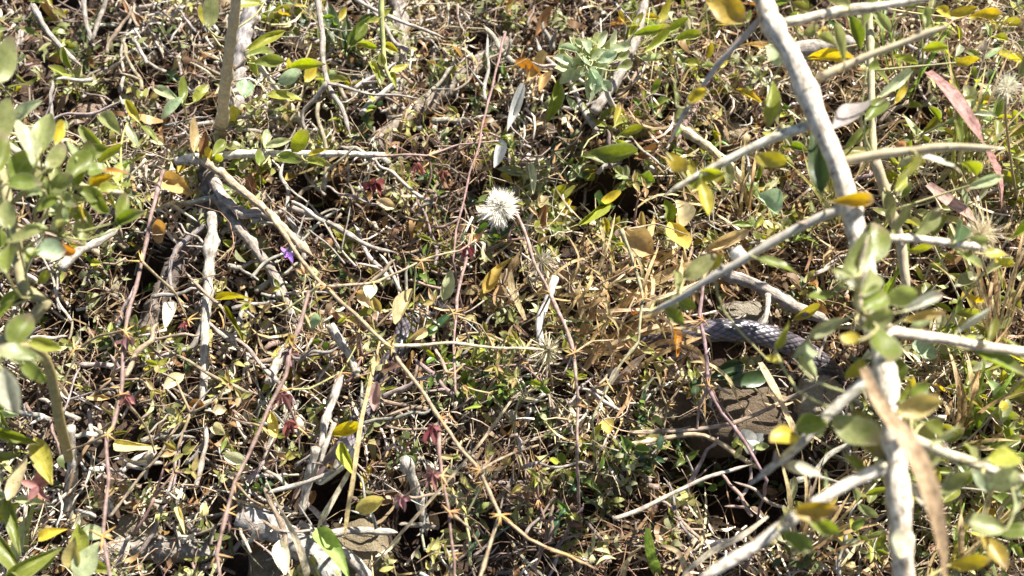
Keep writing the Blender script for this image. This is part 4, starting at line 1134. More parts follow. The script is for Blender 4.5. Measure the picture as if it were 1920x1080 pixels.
lone_blade('white bleached grass stem over the dark hollow', [(1440, 968, .12), (1390, 1005, .12), (1340, 1030, .11), (1285, 1075, .10), (1250, 1130, .0)], .11, 11, (0.66, 0.60, 0.48))
lone_blade('curved tan grass blade near the bottom edge', [(1210, 1020, .06), (1180, 1040, .06), (1165, 1080, .05), (1160, 1120, .0)], .06, 12, (0.52, 0.42, 0.25))
lone_blade('arched tan grass blade near the bottom edge', [(1240, 1022, .06), (1270, 1035, .07), (1285, 1070, .06), (1290, 1120, .0)], .06, 10, (0.55, 0.44, 0.27))

def tuft(label, root_px, blades, group='tufts of dry grass'):
    base = at(*root_px)
    base.z = gz(base.x, base.y)
    R = thing('dry_grass_tuft', label, 'grass tuft', base, group)
    for seq, h, w, c in blades:
        hm = h if not isinstance(h, tuple) else (h[0] + h[1]) / 2
        blade(R, base, px_path(seq, h), w * 0.72 * mpp(hm), jit(c, 0.12))
    return R
T1 = (0.53, 0.40, 0.21); T2 = (0.62, 0.50, 0.30); T3 = (0.44, 0.30, 0.15)
bl = [([(1105, 640), (1150, 590), (1200, 545), (1270, 505), (1345, 480)], (.03, .07), 26, T1), ([(1110, 650), (1170, 620), (1230, 585), (1300, 535)], (.03, .06), 18, T3), ([(1110, 660), (1180, 625), (1260, 608), (1325, 600)], (.03, .055), 16, T2),
      ([(1100, 655), (1170, 628), (1260, 615), (1300, 622)], (.025, .05), 22, T1), ([(1090, 650), (1092, 600), (1084, 545), (1096, 538)], (.03, .08), 18, T2), ([(1095, 640), (1110, 590), (1115, 560), (1122, 620)], (.03, .07), 15, T3), ([(1110, 680), (1160, 690), (1180, 740), (1150, 790)], (.03, .05), 16, T3),
      ([(1120, 690), (1200, 660), (1250, 640), (1310, 660), (1330, 720)], (.03, .06), 15, T1), ([(1150, 720), (1180, 690), (1215, 660)], (.03, .06), 18, (0.62, 0.52, 0.40)), ([(1100, 600), (1140, 540), (1180, 490), (1230, 450)], (.03, .05), 15, T1), ([(1090, 700), (1130, 660), (1220, 640)], (.02, .05), 18, T2),
      ([(1180, 560), (1230, 520), (1300, 500), (1355, 485)], (.03, .065), 16, T2), ([(1280, 470), (1290, 500), (1300, 560), (1285, 610)], (.06, .04), 14, T1), ([(1215, 470), (1255, 480), (1290, 520), (1296, 570)], (.05, .05), 12, T1), ([(1060, 640), (1110, 660), (1160, 665), (1195, 700)], (.04, .05), 13, T3),
      ([(930, 560), (960, 500), (975, 470)], (.03, .06), 22, T1), ([(900, 560), (930, 510), (965, 480)], (.03, .06), 18, (0.5, 0.36, 0.10)), ([(985, 600), (960, 540), (958, 490)], (.03, .05), 16, T2), ([(1065, 600), (1040, 530), (1010, 480)], (.02, .04), 14, T2), ([(1080, 560), (1060, 520), (1055, 490)], (.02, .04), 12, T1)]
for k in range(64):
    x, y = random.gauss(1140, 80), random.gauss(575, 46)
    a = rad(random.gauss(28, 30)); L = random.uniform(50, 150); b = random.uniform(-1.4, 1.4)
    hh = random.uniform(.03, .062)
    bl.append(([(x + math.cos(a + b * t) * L * t, y - math.sin(a + b * t) * L * t, hh + .02 * math.sin(t * 3)) for t in (0, .3, .65, 1)], hh, random.uniform(4, 12), random.choice([T1, T2, T2, T3, (0.54, 0.42, 0.22), (0.50, 0.36, 0.17)])))
tuft('tan dry grass clump of broad curling blades in the middle', (1100, 660, 0), bl)
def random_tuft(label, px, py, n, Lpx, spread, ang0, w, cols, h=0.08):
    bl = []
    for k in range(n):
        a = rad(ang0 + random.uniform(-spread, spread)); L = Lpx * random.uniform(0.5, 1.15)
        x0, y0 = px + random.uniform(-14, 14), py + random.uniform(-12, 12)
        b = random.uniform(-0.5, 0.5)
        seq = []
        for t in (0, .33, .66, 1):
            aa = a + b * t
            seq.append((x0 + math.cos(aa) * L * t, y0 - math.sin(aa) * L * t, 0.005 + h * math.sin(t * 2.0) * random.uniform(.8, 1.1)))
        bl.append((seq, h, w * random.uniform(0.6, 1.3), random.choice(cols)))
    tuft(label, (px, py, 0), bl)
GR = (0.20, 0.30, 0.05)
random_tuft('straw-coloured grass tuft rising along the side edge', 1870, 680, 16, 330, 16, 92, 12, [T1, T2, T2, (0.5, 0.36, 0.2)], 0.14)
random_tuft('tan grass tuft fanning out under the side branches at the edge', 1800, 830, 14, 220, 45, 40, 15, [T1, T2, T3, GR], 0.10)
random_tuft('mixed green and straw grass tuft in the upper corner', 1800, 380, 14, 300, 28, 80, 10, [T2, T1, GR, (0.34, 0.34, 0.08)], 0.12)
random_tuft('brownish grass tuft between the lower white side branches', 1480, 1090, 14, 260, 26, 55, 11, [T3, T1, BR, T1], 0.07)
random_tuft('fine straw tuft behind the thick forked stem', 1570, 420, 12, 220, 30, 100, 9, [T2, T1, (0.36, 0.34, 0.12)], 0.08)
random_tuft('yellowish grass tuft in the lower right corner', 1790, 1080, 14, 240, 40, 75, 13, [T2, GR, T1, (0.5, 0.44, 0.1)], 0.10)
random_tuft('pale straw tuft behind the long white side branch', 1400, 420, 10, 180, 40, 120, 9, [T2, T1, T3], 0.05)
random_tuft('thin tan grass tuft under the yellow leaves at the top edge', 1700, 190, 12, 220, 35, 85, 8, [T2, T1, GR], 0.10)

# ------------------------------------------------------------------ fallen leaves, hand placed
def fallen(label, cx, cy, L, an, w, h, c, kind='ellipse', curled=True, mat=None):
    o = leaf_px(None, Vector((0, 0, 0)), cx, cy, L, an, w, h, C[c] if isinstance(c, str) else c, kind, mat or M_DRY, curled=curled, name='fallen_leaf')
    tag(o, label, 'leaf')
for a in [('large tan curled dead leaf on the tan dry grass clump', 1195, 458, 70, 150, 56, .06, 'tan'), ('yellow hooped dead leaf right of the large tan curled one', 1268, 455, 80, -70, 42, .055, (0.60, 0.47, 0.12)),
          ('upright cream dead leaf above the yellow hooped leaf', 1276, 400, 62, 80, 26, .055, 'cream'), ('pink folded dead leaf on the snake neck', 705, 748, 48, 80, 20, .062, (0.46, 0.31, 0.29)), ('cream curled dead leaf on the brown stone at the bottom edge', 530, 1046, 66, -80, 28, .06, (0.74, 0.70, 0.58)),
          ('broad pale green leaf lying on the grey driftwood', 622, 1032, 96, -55, 40, .058, (0.30, 0.40, 0.14)), ('crumpled yellow dead leaf right of the snake head', 698, 945, 70, 25, 28, .05, (0.62, 0.54, 0.24)), ('slim yellow dead leaf hanging below the red pods', 522, 800, 66, -62, 20, .075, (0.66, 0.55, 0.18)),
          ('cream dead leaf below the pale twig by the root crown', 326, 716, 46, 215, 22, .05, (0.72, 0.66, 0.44)), ('silvery split dead leaf beside the purple weed stem', 318, 592, 52, 250, 22, .08, (0.66, 0.64, 0.58)), ('yellow arched leaf with a brown spot on the white knobbly limb', 436, 558, 66, 6, 22, .075, 'y'),
          ('olive curled leaf below the yellow arched leaf', 438, 606, 74, -60, 14, .06, 'ol'), ('pale green triangular leaf below the tan-pink weed stem', 605, 602, 46, 5, 28, .06, 'mint'), ('orange-brown folded dead leaf by the purple weed stem', 330, 350, 66, -30, 44, .05, (0.55, 0.38, 0.16)),
          ('crumpled orange dead leaf behind the purple weed stem', 312, 435, 54, 20, 46, .035, (0.55, 0.34, 0.15)), ('cream dead leaf in shade near the papery bud', 757, 575, 74, 245, 24, .045, (0.6, 0.52, 0.32)), ('small cream pointed dead leaf on the long tan stem', 785, 628, 34, 200, 20, .07, (0.66, 0.52, 0.28)),
          ('folded pale green leaf hanging by the pink stem', 838, 535, 60, 75, 24, .08, (0.5, 0.52, 0.32)), ('white dead leaf tip in the tan dry grass clump', 1145, 712, 56, 240, 16, .06, (0.72, 0.66, 0.62)), ('silver-white ribbon leaf right of the fluffy white seed head', 996, 335, 60, -85, 18, .05, (0.62, 0.64, 0.46)),
          ('grey-white dead leaf above the fluffy white seed head', 962, 215, 66, 70, 22, .06, (0.62, 0.63, 0.66)), ('second grey-white dead leaf above the fluffy white seed head', 934, 285, 62, 75, 20, .055, (0.55, 0.56, 0.60)), ('brown oval dead leaf left of the dusty grey-green sprig', 990, 125, 56, -10, 34, .04, (0.30, 0.16, 0.07)),
          ('tan curled dead leaf below the brown oval one', 1018, 150, 46, 70, 22, .05, (0.50, 0.33, 0.16)), ('yellow dead leaf on the snake side of the brown litter', 655, 812, 70, 5, 22, .062, (0.60, 0.50, 0.06)), ('green-yellow slim leaf hanging over the snake head', 652, 860, 66, -68, 18, .07, (0.36, 0.40, 0.08)),
          ('yellow-brown dead leaf right of the pink hanging stem', 925, 520, 70, 60, 30, .05, (0.42, 0.30, 0.08)), ('pale mint leaf beside the thick forked stem', 1722, 664, 70, 185, 42, .09, 'mint'), ('pale blue-green lobed leaf behind the branch fork', 1443, 378, 58, 120, 36, .08, 'mint'),
          ('cream curved dead leaf above the antler-like forked twig', 250, 834, 66, -18, 14, .06, (0.64, 0.58, 0.28)), ('cream oval seed leaf near the grey log', 394, 970, 46, -75, 16, .06, (0.70, 0.62, 0.36)), ('small cream curved leaf beside the cream oval one', 338, 972, 42, -75, 12, .06, (0.68, 0.60, 0.34)),
          ('pale leaf over the antler-like forked twig', 420, 815, 52, -35, 20, .08, (0.62, 0.58, 0.38)), ('orange bent dead leaf on the tan dry grass clump', 1265, 640, 60, -85, 22, .065, (0.50, 0.26, 0.08)), ('slim brown dry leaf by the snake neck', 770, 680, 54, 75, 13, .045, (0.38, 0.24, 0.11)),
          ('small brown dead leaf near the papery bud', 735, 690, 40, 20, 22, .06, (0.15, 0.09, 0.07)), ('cream wavy dead leaf pair behind the crossing white branch', 1350, 455, 70, 30, 24, .05, (0.62, 0.48, 0.28)), ('grey-green leaf low over the dark void', 1120, 395, 64, 190, 26, .05, 'dg'), ('green upright leaf beside the cream one', 1250, 400, 50, 100, 18, .055, 'g'),
          ('yellow-green bent leaf below the fluffy seed head gap', 1110, 400, 74, 40, 16, .06, 'yg'), ('yellow small leaf over the dark void', 1140, 378, 34, 20, 20, .06, 'Y')]:
    fallen(*a)

# ------------------------------------------------------------------ scattered small plants
def in_clear(x, y):
    return any((x - a) ** 2 + (y - b) ** 2 < r * r for a, b, r, _ in KEEP_CLEAR)

def herb(px, py, n, size, cols, head, hmax=0.05, mat=M_HERB, kinds=('lance', 'ellipse'), stemc=(0.2, 0.18, 0.08), name='herb', cat='plant', group=None, wr=0.42):
    base = at(px, py, 0.0); base.z = gz(base.x, base.y)
    a = random.uniform(0, 6.28); lean = random.uniform(0.1, 0.8)
    H = hmax * random.uniform(0.7, 1.2)
    d = Vector((math.cos(a) * lean, math.sin(a) * lean, 1)).normalized()
    bow = Vector((random.uniform(-1, 1), random.uniform(-1, 1), 0)) * 0.25 * H
    pts = [base - Vector((0, 0, .004)), base + d * H * 0.5 + bow, base + d * H]
    R = thing(name, auto_label(head, pts[-1]), cat, base, group)
    _, path = stem_part('stem', R, base, pts, 0.0009, 0.0006, M_STEM, stemc, 5, 0.008)
    for k in range(n):
        t = 0.25 + 0.75 * (k // 2 + 1) / ((n + 1) // 2)
        p = path[min(len(path) - 1, int(t * (len(path) - 1)))]
        th = (k // 2) * 1.9 + (k % 2) * math.pi + random.uniform(-.4, .4)
        dr = Vector((math.cos(th), math.sin(th), random.uniform(0.1, 0.9))).normalized()
        L = size * random.uniform(0.65, 1.25)
        leaf_between(R, base, p, p + dr * L, L * wr * random.uniform(.75, 1.2), random.choice(kinds), mat, jit(random.choice(cols), 0.2), face=Vector((random.uniform(-.4, .4), random.uniform(-.4, .4), 1)))
    return R

HG = [C['hg'], C['hg'], C['hb'], (0.055, 0.10, 0.05)]
zones = [(1240, 880, 110, 60, 10), (1040, 920, 90, 70, 7), (1180, 830, 60, 40, 3), (880, 440, 90, 60, 4), (900, 200, 90, 70, 6), (640, 200, 80, 70, 4), (1010, 320, 60, 40, 3), (700, 520, 120, 60, 4), (880, 710, 90, 60, 6), (950, 740, 60, 40, 3), (180, 600, 120, 90, 5),
         (470, 960, 60, 50, 2), (1420, 130, 120, 80, 3), (1250, 300, 110, 60, 5), (560, 760, 120, 80, 3), (420, 120, 140, 80, 3), (820, 440, 60, 60, 3), (1100, 980, 100, 60, 3)]
for cx, cy, sx, sy, n in zones:
    for k in range(n):
        x, y = cx + random.uniform(-sx, sx), cy + random.uniform(-sy, sy)
        bright = random.random() < 0.3
        herb(x, y, random.randint(6, 11), random.uniform(.008, .0135), [C['hb'], C['yg'], C['hb']] if bright else HG, 'small fresh green herb' if bright else 'small dark green herb', 0.05, group='small green herbs in the litter')
# thread-stalked pale green weeds
for cx, cy, sx, sy, n in [(960, 740, 140, 70, 7), (720, 580, 110, 110, 6), (860, 470, 90, 70, 4), (640, 700, 60, 60, 3), (1120, 690, 70, 60, 3), (320, 800, 150, 120, 6), (880, 330, 80, 60, 3)]:
    for k in range(n):
        herb(cx + random.uniform(-sx, sx), cy + random.uniform(-sy, sy), random.randint(7, 12), random.uniform(.007, .012), [C['yg'], C['yl'], C['ol'], C['g']], 'thin yellow-green weed', 0.07, M_LEAF, ('lance',), (0.36, 0.35, 0.14), 'small_weed', 'weed', 'thin yellow-green weeds', 0.28)
# wiry forked weeds: thin stems that split in two at spiny nodes
def forked_weed(px, py, ang, Lpx, h, levels, col):
    p0 = at(px, py, 0.0); base = Vector((p0.x, p0.y, gz(p0.x, p0.y)))
    R = thing('spiny_weed', auto_label('wiry forked spiny weed', at(px + math.cos(rad(ang)) * Lpx, py - math.sin(rad(ang)) * Lpx, h)), 'weed', base, 'wiry forked weeds')
    def grow(x, y, hh, a, L, lev, w):
        x1, y1 = x + math.cos(a) * L, y - math.sin(a) * L
        h1 = hh + random.uniform(.004, .018)
        mid = ((x + x1) / 2 + random.uniform(-.06, .06) * L, (y + y1) / 2 + random.uniform(-.06, .06) * L, (hh + h1) / 2)
        stem_part('stem' if lev == levels else 'side_stem', R, base, px_path([(x, y, hh), mid, (x1, y1, h1)], h), w * .0002, w * .00016, M_STEM, jit(col, .12), 6, 0.008, .1, .15)
        q = at(x1, y1, h1)
        if lev > 0:
            whorl(R, base, q, random.uniform(.005, .009), jit((0.46, 0.33, 0.14), .2), 4)
            s = random.uniform(.35, .75)
            for sg in (1, -1):
                if random.random() < 0.9: grow(x1, y1, h1, a + sg * s + random.uniform(-.2, .2), L * random.uniform(.6, .85), lev - 1, w * .8)
        else:
            for k in range(random.randint(2, 4)):
                th = random.uniform(0, 6.28); Lf = random.uniform(.006, .011)
                leaf_between(R, base, q, q + Vector((math.cos(th), math.sin(th), random.uniform(-.2, .6))) * Lf, Lf * .4, 'lance', M_LEAF, jit(random.choice([C['yg'], C['ol'], C['yl'], C['tan']]), .2))
    grow(px, py, max(0.005, h - .05), rad(ang), Lpx, levels, 6)
for px, py, ang, L, h, lv in [(430, 1000, 80, 90, .08, 2), (330, 850, 70, 80, .09, 2), (650, 720, 60, 60, .09, 2), (980, 880, 100, 90, .08, 2), (900, 760, 60, 60, .08, 2), (1050, 800, 110, 80, .08, 2), (880, 1060, 95, 90, .09, 2), (1000, 1070, 70, 80, .08, 2), (700, 620, 45, 60, .08, 2), (900, 480, 30, 60, .08, 2),
                             (470, 720, 100, 70, .08, 2), (1240, 820, 80, 60, .07, 2), (1150, 760, 60, 60, .07, 2), (250, 1000, 60, 80, .09, 2), (820, 330, 50, 60, .07, 2), (1130, 600, 80, 70, .08, 2), (600, 640, 120, 60, .08, 2), (150, 760, 40, 80, .09, 2), (1000, 700, 130, 70, .09, 2), (1210, 470, 110, 60, .08, 2)]:
    forked_weed(px, py, ang, L, h, lv, random.choice([TP, (0.38, 0.36, 0.2), PK]))
# saltbush shoots at both sides and along the top
for cx, cy, sx, sy, n, hm in [(1800, 200, 130, 190, 18, .12), (1800, 760, 130, 170, 24, .14), (1790, 1000, 130, 80, 10, .13), (1690, 420, 160, 120, 6, .09), (100, 300, 110, 90, 8, .14), (40, 600, 50, 80, 4, .14), (1500, 60, 110, 60, 3, .07), (1300, 120, 80, 80, 3, .05), (1740, 560, 130, 120, 4, .08), (140, 150, 120, 90, 3, .06), (1560, 1000, 90, 60, 2, .08),
                              (1230, 320, 120, 60, 9, .04), (1220, 90, 120, 80, 7, .05), (1420, 380, 120, 90, 5, .05), (640, 120, 120, 90, 6, .05), (560, 520, 160, 60, 4, .04), (880, 380, 150, 60, 4, .035), (1080, 440, 80, 50, 4, .04), (60, 540, 60, 80, 2, .10), (700, 320, 120, 40, 2, .04), (560, 30, 120, 40, 3, .05), (230, 620, 90, 90, 2, .05), (1430, 430, 90, 60, 3, .05), (60, 780, 50, 60, 2, .08), (520, 330, 80, 40, 2, .05)]:
    for k in range(n):
        herb(cx + random.uniform(-sx, sx), cy + random.uniform(-sy, sy), random.randint(8, 15), random.uniform(.013, .021), [C['yg'], C['gg'], C['y'], C['g'], C['g'], C['pg'], C['ol']], 'low grey-green saltbush shoot', hm, M_LEAF, ('obovate', 'spatula', 'ellipse'), (0.42, 0.38, 0.28), 'saltbush_shoot', 'plant', 'low saltbush shoots', 0.36)

# bare twigs and stalks one by one
TWC = [GW, WW, (0.36, 0.32, 0.29), BR, (0.36, 0.28, 0.22), (0.28, 0.22, 0.20)]
def rand_twig(px, py, Lpx, ang, h0, h1, w, col, fork):
    a = rad(ang); L = Lpx
    seq = []
    for t in (0, .2, .45, .7, .85, 1):
        k = random.uniform(-0.045, 0.045) * L
        seq.append((px + math.cos(a) * L * (t - .5) - math.sin(a) * k, py - math.sin(a) * L * (t - .5) - math.cos(a) * k, h0 + (h1 - h0) * t))
    tone = 'bleached white' if col[0] > 0.55 else 'pale grey' if col[0] > 0.4 else 'dull brown'
    lab = auto_label(f'{tone} {"forked " if fork else ""}twig', at(px, py, (h0 + h1) / 2))
    s = [(seq, h0, w, w * 0.7, col)]
    if fork:
        q = seq[1]; b = a + random.choice([-1, 1]) * random.uniform(.5, 1.0)
        s.append(([q, (q[0] + math.cos(b) * L * .2, q[1] - math.sin(b) * L * .2, q[2] + .008), (q[0] + math.cos(b) * L * .4, q[1] - math.sin(b) * L * .4, q[2] + .014)], h0, w * .7, w * .4, col))
    wood(lab, s, 'dead_twig', 'twig', 0.35, None, None, 'bare twigs in the tangle')
for cx, cy, sx, sy, n, wl, wh in [(300, 700, 290, 340, 80, 3, 12), (250, 130, 230, 120, 24, 3, 11), (650, 820, 170, 200, 26, 3, 9), (640, 400, 180, 140, 24, 3, 11), (780, 120, 200, 110, 16, 5, 12), (1200, 200, 220, 160, 16, 5, 12), (1130, 880, 200, 160, 16, 4, 7),
                                  (1750, 250, 150, 220, 12, 5, 12), (1700, 700, 200, 250, 14, 5, 11), (1500, 900, 120, 120, 8, 5, 8), (950, 560, 150, 150, 10, 4, 8)]:
    for k in range(n):
        x, y = cx + random.uniform(-sx, sx), cy + random.uniform(-sy, sy)
        p = at(x, y, 0.03)
        h0 = random.uniform(.012, .055)
        if in_clear(p.x, p.y): continue
        left = x < 800
        col = jit(random.choice(TWC[:4] if left else TWC), 0.12)
        rand_twig(x, y, random.choice([1, 1, 1.8]) * random.uniform(50, 130), random.uniform(0, 180), h0, h0 + random.uniform(-.015, .02), random.uniform(wl, wh), col, random.random() < 0.4)

# loose single dead leaves
for k in range(90):
    x, y = random.uniform(20, 1900), random.uniform(20, 1060)
    p = at(x, y, 0.03)
    if in_clear(p.x, p.y): continue
    c, nm = random.choice([((0.62, 0.53, 0.34), 'cream'), ((0.66, 0.62, 0.5), 'whitish'), ((0.45, 0.33, 0.18), 'tan'), ((0.32, 0.19, 0.10), 'rust-brown'), ((0.5, 0.42, 0.12), 'yellow-brown'), ((0.28, 0.15, 0.08), 'dark brown')])
    o = leaf_px(None, Vector((0, 0, 0)), x, y, random.uniform(26, 56), random.uniform(0, 360), random.uniform(12, 26), gz(p.x, p.y) + random.uniform(.022, .05), jit(c), random.choice(['ellipse', 'lance', 'obovate']), M_DRY, curled=True, name='fallen_leaf')
    tag(o, auto_label(f'small curled {nm} dead leaf', o.location), 'leaf', 'single dead leaves on the litter')

# ------------------------------------------------------------------ litter (uncountable)
def clear_mask(P):
    m = np.ones(len(P), dtype=bool)
    for x, y, r, _ in KEEP_CLEAR:
        m &= (P[:, 0] - x) ** 2 + (P[:, 1] - y) ** 2 > r * r
    return m

def density(P, kind):
    """zones in world x, y: grey chips to the left, straw in the middle and right"""
    x, y = P[:, 0], P[:, 1]
    d = np.full(len(P), 1.0)
    for c, r, dep in PITW:
        q = ((x - c.x) ** 2 + (y - c.y) ** 2) / (r * r)
        d *= 1 - 0.86 / (1 + np.exp((q - 0.95) * 7))
    d *= np.clip(0.30 + 1.9 * np.array([mnoise.noise(Vector((a * 15, b * 15, 7.7 + len(kind)))) * 0.8 + mnoise.noise(Vector((a * 50, b * 50, 1.7))) * 1.0 + 0.36 for a, b in P]), 0.05, 1.7)
    inside = (np.abs(x) < 0.52) & (y > -0.36) & (y < 0.42)
    d *= np.where(inside, 1.0, 0.35)
    if kind == 'grey': d *= np.clip(0.75 - x * 1.6, 0.12, 1.2)
    if kind == 'straw': d *= np.clip(0.55 + x * 1.8, 0.18, 1.6)
    return d

def sample(n, kind):
    P = np.stack([RNG.uniform(-0.85, 0.85, n * 3), RNG.uniform(-0.62, 0.72, n * 3)], 1)
    keep = RNG.uniform(0, 1.1, len(P)) < density(P, kind)
    P = P[keep]
    P = P[clear_mask(P)]
    return P[:n]

def palette(P, cols):
    """pick a colour per piece; patches of the ground lean to dark reddish or to bleached bits"""
    n = len(P)
    cols = np.array(cols); cols = cols[np.argsort(cols.sum(1))]
    k = np.array([mnoise.noise(Vector((a * 13, b * 13, 3.3))) for a, b in P]) * 0.75 + 0.42 + RNG.normal(0, 0.28, n)
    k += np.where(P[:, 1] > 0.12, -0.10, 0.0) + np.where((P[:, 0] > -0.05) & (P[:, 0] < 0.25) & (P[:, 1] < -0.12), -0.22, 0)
    c = cols[np.clip((k * len(cols)).astype(int), 0, len(cols) - 1)]
    return c * RNG.uniform(0.7, 1.25, (n, 1)) * RNG.uniform(0.93, 1.07, (n, 3))

def frames(n, pitch_sd):
    yaw = RNG.uniform(0, 2 * np.pi, n); pit = RNG.normal(0, pitch_sd, n)
    A = np.stack([np.cos(yaw) * np.cos(pit), np.sin(yaw) * np.cos(pit), np.sin(pit)], 1)
    up = np.stack([RNG.normal(0, .5, n), RNG.normal(0, .5, n), np.ones(n)], 1)
    S = np.cross(up, A); S /= np.linalg.norm(S, axis=1, keepdims=True)
    U = np.cross(A, S)
    return A, S, U

def ribbons(name, P, z, L, Wd, cols, mat, nseg=5, curl=0.25, bow=0.25, pitch=0.3, label='', twist=0.8, leafy=False):
    n = len(P)
    A, S, U = frames(n, pitch)
    c = np.stack([P[:, 0], P[:, 1], z], 1)
    cu = RNG.normal(0, curl, n); bo = RNG.normal(0, bow, n); tw = RNG.normal(0, twist, n); ph = RNG.uniform(-.5, .5, n)
    V = np.zeros((n, nseg + 1, 2, 3), dtype=np.float32)
    for i in range(nseg + 1):
        t = i / nseg - 0.5
        ctr = c + A * (L * t)[:, None] + U * (cu * L * (t * t * 4 - 0.4))[:, None] + S * (bo * L * (t * t * 4 - .4))[:, None]
        an = tw * t * 2 + ph
        wd = S * np.cos(an)[:, None] + U * np.sin(an)[:, None]
        prof = (math.sin(math.pi * (i / nseg * 0.9 + 0.05)) ** 0.8) if leafy else (1.0 if i not in (0, nseg) else 0.45)
        V[:, i, 0] = ctr - wd * (Wd * .5 * prof)[:, None]
        V[:, i, 1] = ctr + wd * (Wd * .5 * prof)[:, None]
    nv = (nseg + 1) * 2
    q = np.array([[2 * i, 2 * i + 1, 2 * i + 3, 2 * i + 2] for i in range(nseg)])
    Q = (np.arange(n)[:, None, None] * nv + q[None]).reshape(-1, 4)
    T = np.repeat(cols, nv, axis=0)
    o = put(name, quads_mesh(name, V.reshape(-1, 3), Q, T, mat))
    tag(o, label, name.replace('_', ' '), kind='stuff')
    return o

def sticks(name, P, z, L, r, cols, mat, nseg=3, bow=0.15, pitch=0.35, label=''):
    n = len(P)
    A, S, U = frames(n, pitch)
    c = np.stack([P[:, 0], P[:, 1], z], 1)
    b1 = RNG.normal(0, bow, n); b2 = RNG.normal(0, bow, n)
    V = np.zeros((n, nseg + 1, 4, 3), dtype=np.float32)
    for i in range(nseg + 1):
        t = i / nseg - .5
        kink = RNG.normal(0, 0.03, (n, 1))
        ctr = c + A * (L * t)[:, None] + U * (b1 * L * t * t * 3)[:, None] + S * (b2 * L * t * t * 3)[:, None] + (S + U) * kink * L[:, None]
        rr = r * (1.1 - 0.3 * (t + .5)) * RNG.uniform(.8, 1.25, n)
        for k in range(4):
            a = k * math.pi / 2
            V[:, i, k] = ctr + (S * math.cos(a) + U * math.sin(a)) * rr[:, None]
    nv = (nseg + 1) * 4
    q = [[4 * i + k, 4 * i + (k + 1) % 4, 4 * i + 4 + (k + 1) % 4, 4 * i + 4 + k] for i in range(nseg) for k in range(4)]
    q += [[3, 2, 1, 0], [nseg * 4, nseg * 4 + 1, nseg * 4 + 2, nseg * 4 + 3]]
    Q = (np.arange(n)[:, None, None] * nv + np.array(q)[None]).reshape(-1, 4)
    o = put(name, quads_mesh(name, V.reshape(-1, 3), Q, np.repeat(cols, nv, axis=0), mat))
    tag(o, label, name.replace('_', ' '), kind='stuff')

def lay(P, lo, hi, power=1.6):
    return gz_np(P[:, 0], P[:, 1]) + lo + (hi - lo) * RNG.uniform(0, 1, len(P)) ** power

U = RNG.uniform
P = sample(16000, 'straw'); n = len(P)
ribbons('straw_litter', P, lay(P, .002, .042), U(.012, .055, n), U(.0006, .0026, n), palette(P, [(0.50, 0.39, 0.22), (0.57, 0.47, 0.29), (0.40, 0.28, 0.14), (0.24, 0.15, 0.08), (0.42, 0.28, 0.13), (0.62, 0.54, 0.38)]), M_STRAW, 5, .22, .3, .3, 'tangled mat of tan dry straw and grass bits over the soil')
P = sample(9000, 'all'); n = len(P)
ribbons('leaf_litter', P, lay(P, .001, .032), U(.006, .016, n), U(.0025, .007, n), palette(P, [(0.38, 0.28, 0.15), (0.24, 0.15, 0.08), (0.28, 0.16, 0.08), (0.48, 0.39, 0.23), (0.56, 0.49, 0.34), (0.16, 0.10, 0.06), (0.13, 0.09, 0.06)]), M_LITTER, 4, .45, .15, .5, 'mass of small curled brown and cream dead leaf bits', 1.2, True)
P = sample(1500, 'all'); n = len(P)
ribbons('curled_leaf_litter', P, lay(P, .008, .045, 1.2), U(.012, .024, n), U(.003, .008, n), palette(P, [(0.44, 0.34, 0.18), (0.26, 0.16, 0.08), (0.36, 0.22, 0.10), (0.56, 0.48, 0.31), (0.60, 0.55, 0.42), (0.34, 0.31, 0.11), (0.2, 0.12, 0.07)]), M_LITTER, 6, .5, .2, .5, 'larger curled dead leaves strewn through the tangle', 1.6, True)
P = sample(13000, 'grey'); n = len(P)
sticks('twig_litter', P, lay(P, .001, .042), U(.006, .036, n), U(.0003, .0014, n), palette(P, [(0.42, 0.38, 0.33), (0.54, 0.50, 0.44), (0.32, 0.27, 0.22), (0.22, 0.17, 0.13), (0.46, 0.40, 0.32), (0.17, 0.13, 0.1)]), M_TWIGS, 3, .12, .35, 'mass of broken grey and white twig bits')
P = sample(3500, 'grey'); n = len(P)
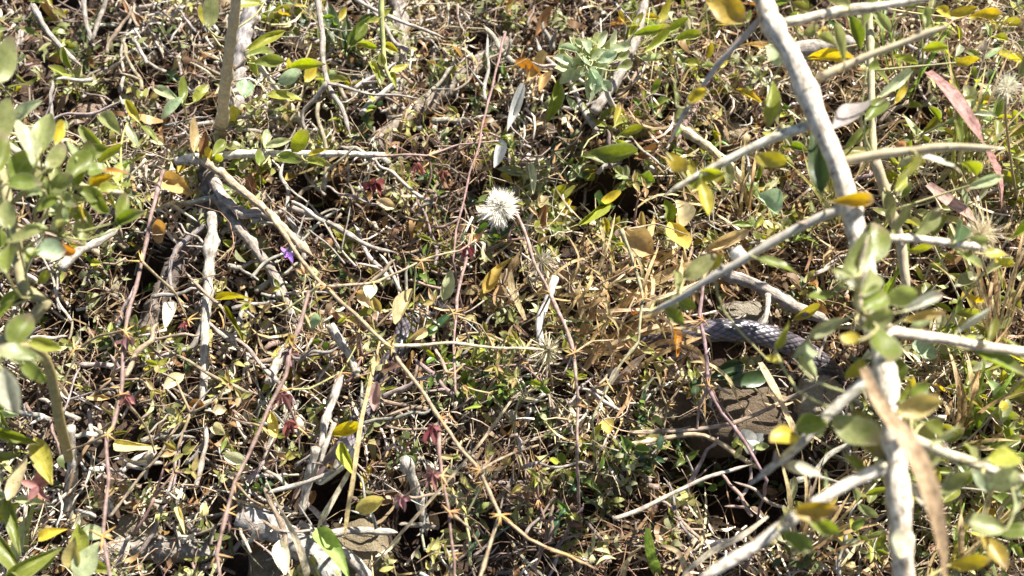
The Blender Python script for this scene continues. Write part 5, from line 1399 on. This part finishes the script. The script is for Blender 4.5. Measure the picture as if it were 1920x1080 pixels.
sticks('wood_chips', P, lay(P, .001, .03), U(.004, .016, n), U(.0010, .0026, n), palette(P, [(0.46, 0.42, 0.37), (0.60, 0.56, 0.50), (0.30, 0.25, 0.21), (0.50, 0.45, 0.37), (0.2, 0.15, 0.12)]), M_TWIGS, 2, .12, .4, 'scattered pale weathered wood chips')
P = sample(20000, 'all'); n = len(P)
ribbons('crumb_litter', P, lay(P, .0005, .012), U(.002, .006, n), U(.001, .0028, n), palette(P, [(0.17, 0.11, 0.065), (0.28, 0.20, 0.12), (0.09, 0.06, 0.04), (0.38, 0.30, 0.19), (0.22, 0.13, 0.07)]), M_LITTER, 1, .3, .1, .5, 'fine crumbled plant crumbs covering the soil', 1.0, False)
K = sample(1250, 'all')                      # leafy mats: little tufts of olive and grey-green leaves
cnt = RNG.integers(7, 17, len(K)); P = np.repeat(K, cnt, axis=0); n = len(P)
tone = np.repeat(RNG.uniform(0, 1, len(K)), cnt); hgt = np.repeat(RNG.uniform(.006, .04, len(K)), cnt)
P = P + RNG.normal(0, .0065, (n, 2)); ok = clear_mask(P); P, tone, hgt = P[ok], tone[ok], hgt[ok]; n = len(P)
cl = np.array([(0.085, 0.11, 0.04), (0.15, 0.17, 0.05), (0.21, 0.23, 0.10), (0.27, 0.29, 0.15), (0.24, 0.25, 0.07), (0.36, 0.37, 0.21), (0.38, 0.35, 0.13)])
cc = cl[np.clip((tone * 7 + RNG.normal(0, .6, n)).astype(int), 0, 6)] * RNG.uniform(.75, 1.25, (n, 1))
ribbons('weed_leaves', P, gz_np(P[:, 0], P[:, 1]) + hgt + RNG.uniform(0, .014, n), U(.006, .015, n), U(.0022, .0055, n), cc, M_LITTER, 4, .3, .15, .45, 'low mats of little olive and grey-green weed leaves through the litter', .8, True)
P = sample(9000, 'all'); n = len(P)
sticks('fine_roots', P, lay(P, .004, .055, 1.2), U(.015, .055, n), U(.00018, .00045, n), palette(P, [(0.32, 0.23, 0.15), (0.46, 0.37, 0.25), (0.24, 0.15, 0.10), (0.52, 0.45, 0.34)]), M_TWIGS, 5, .4, .4, 'web of hair-thin wiry stalks and rootlets')
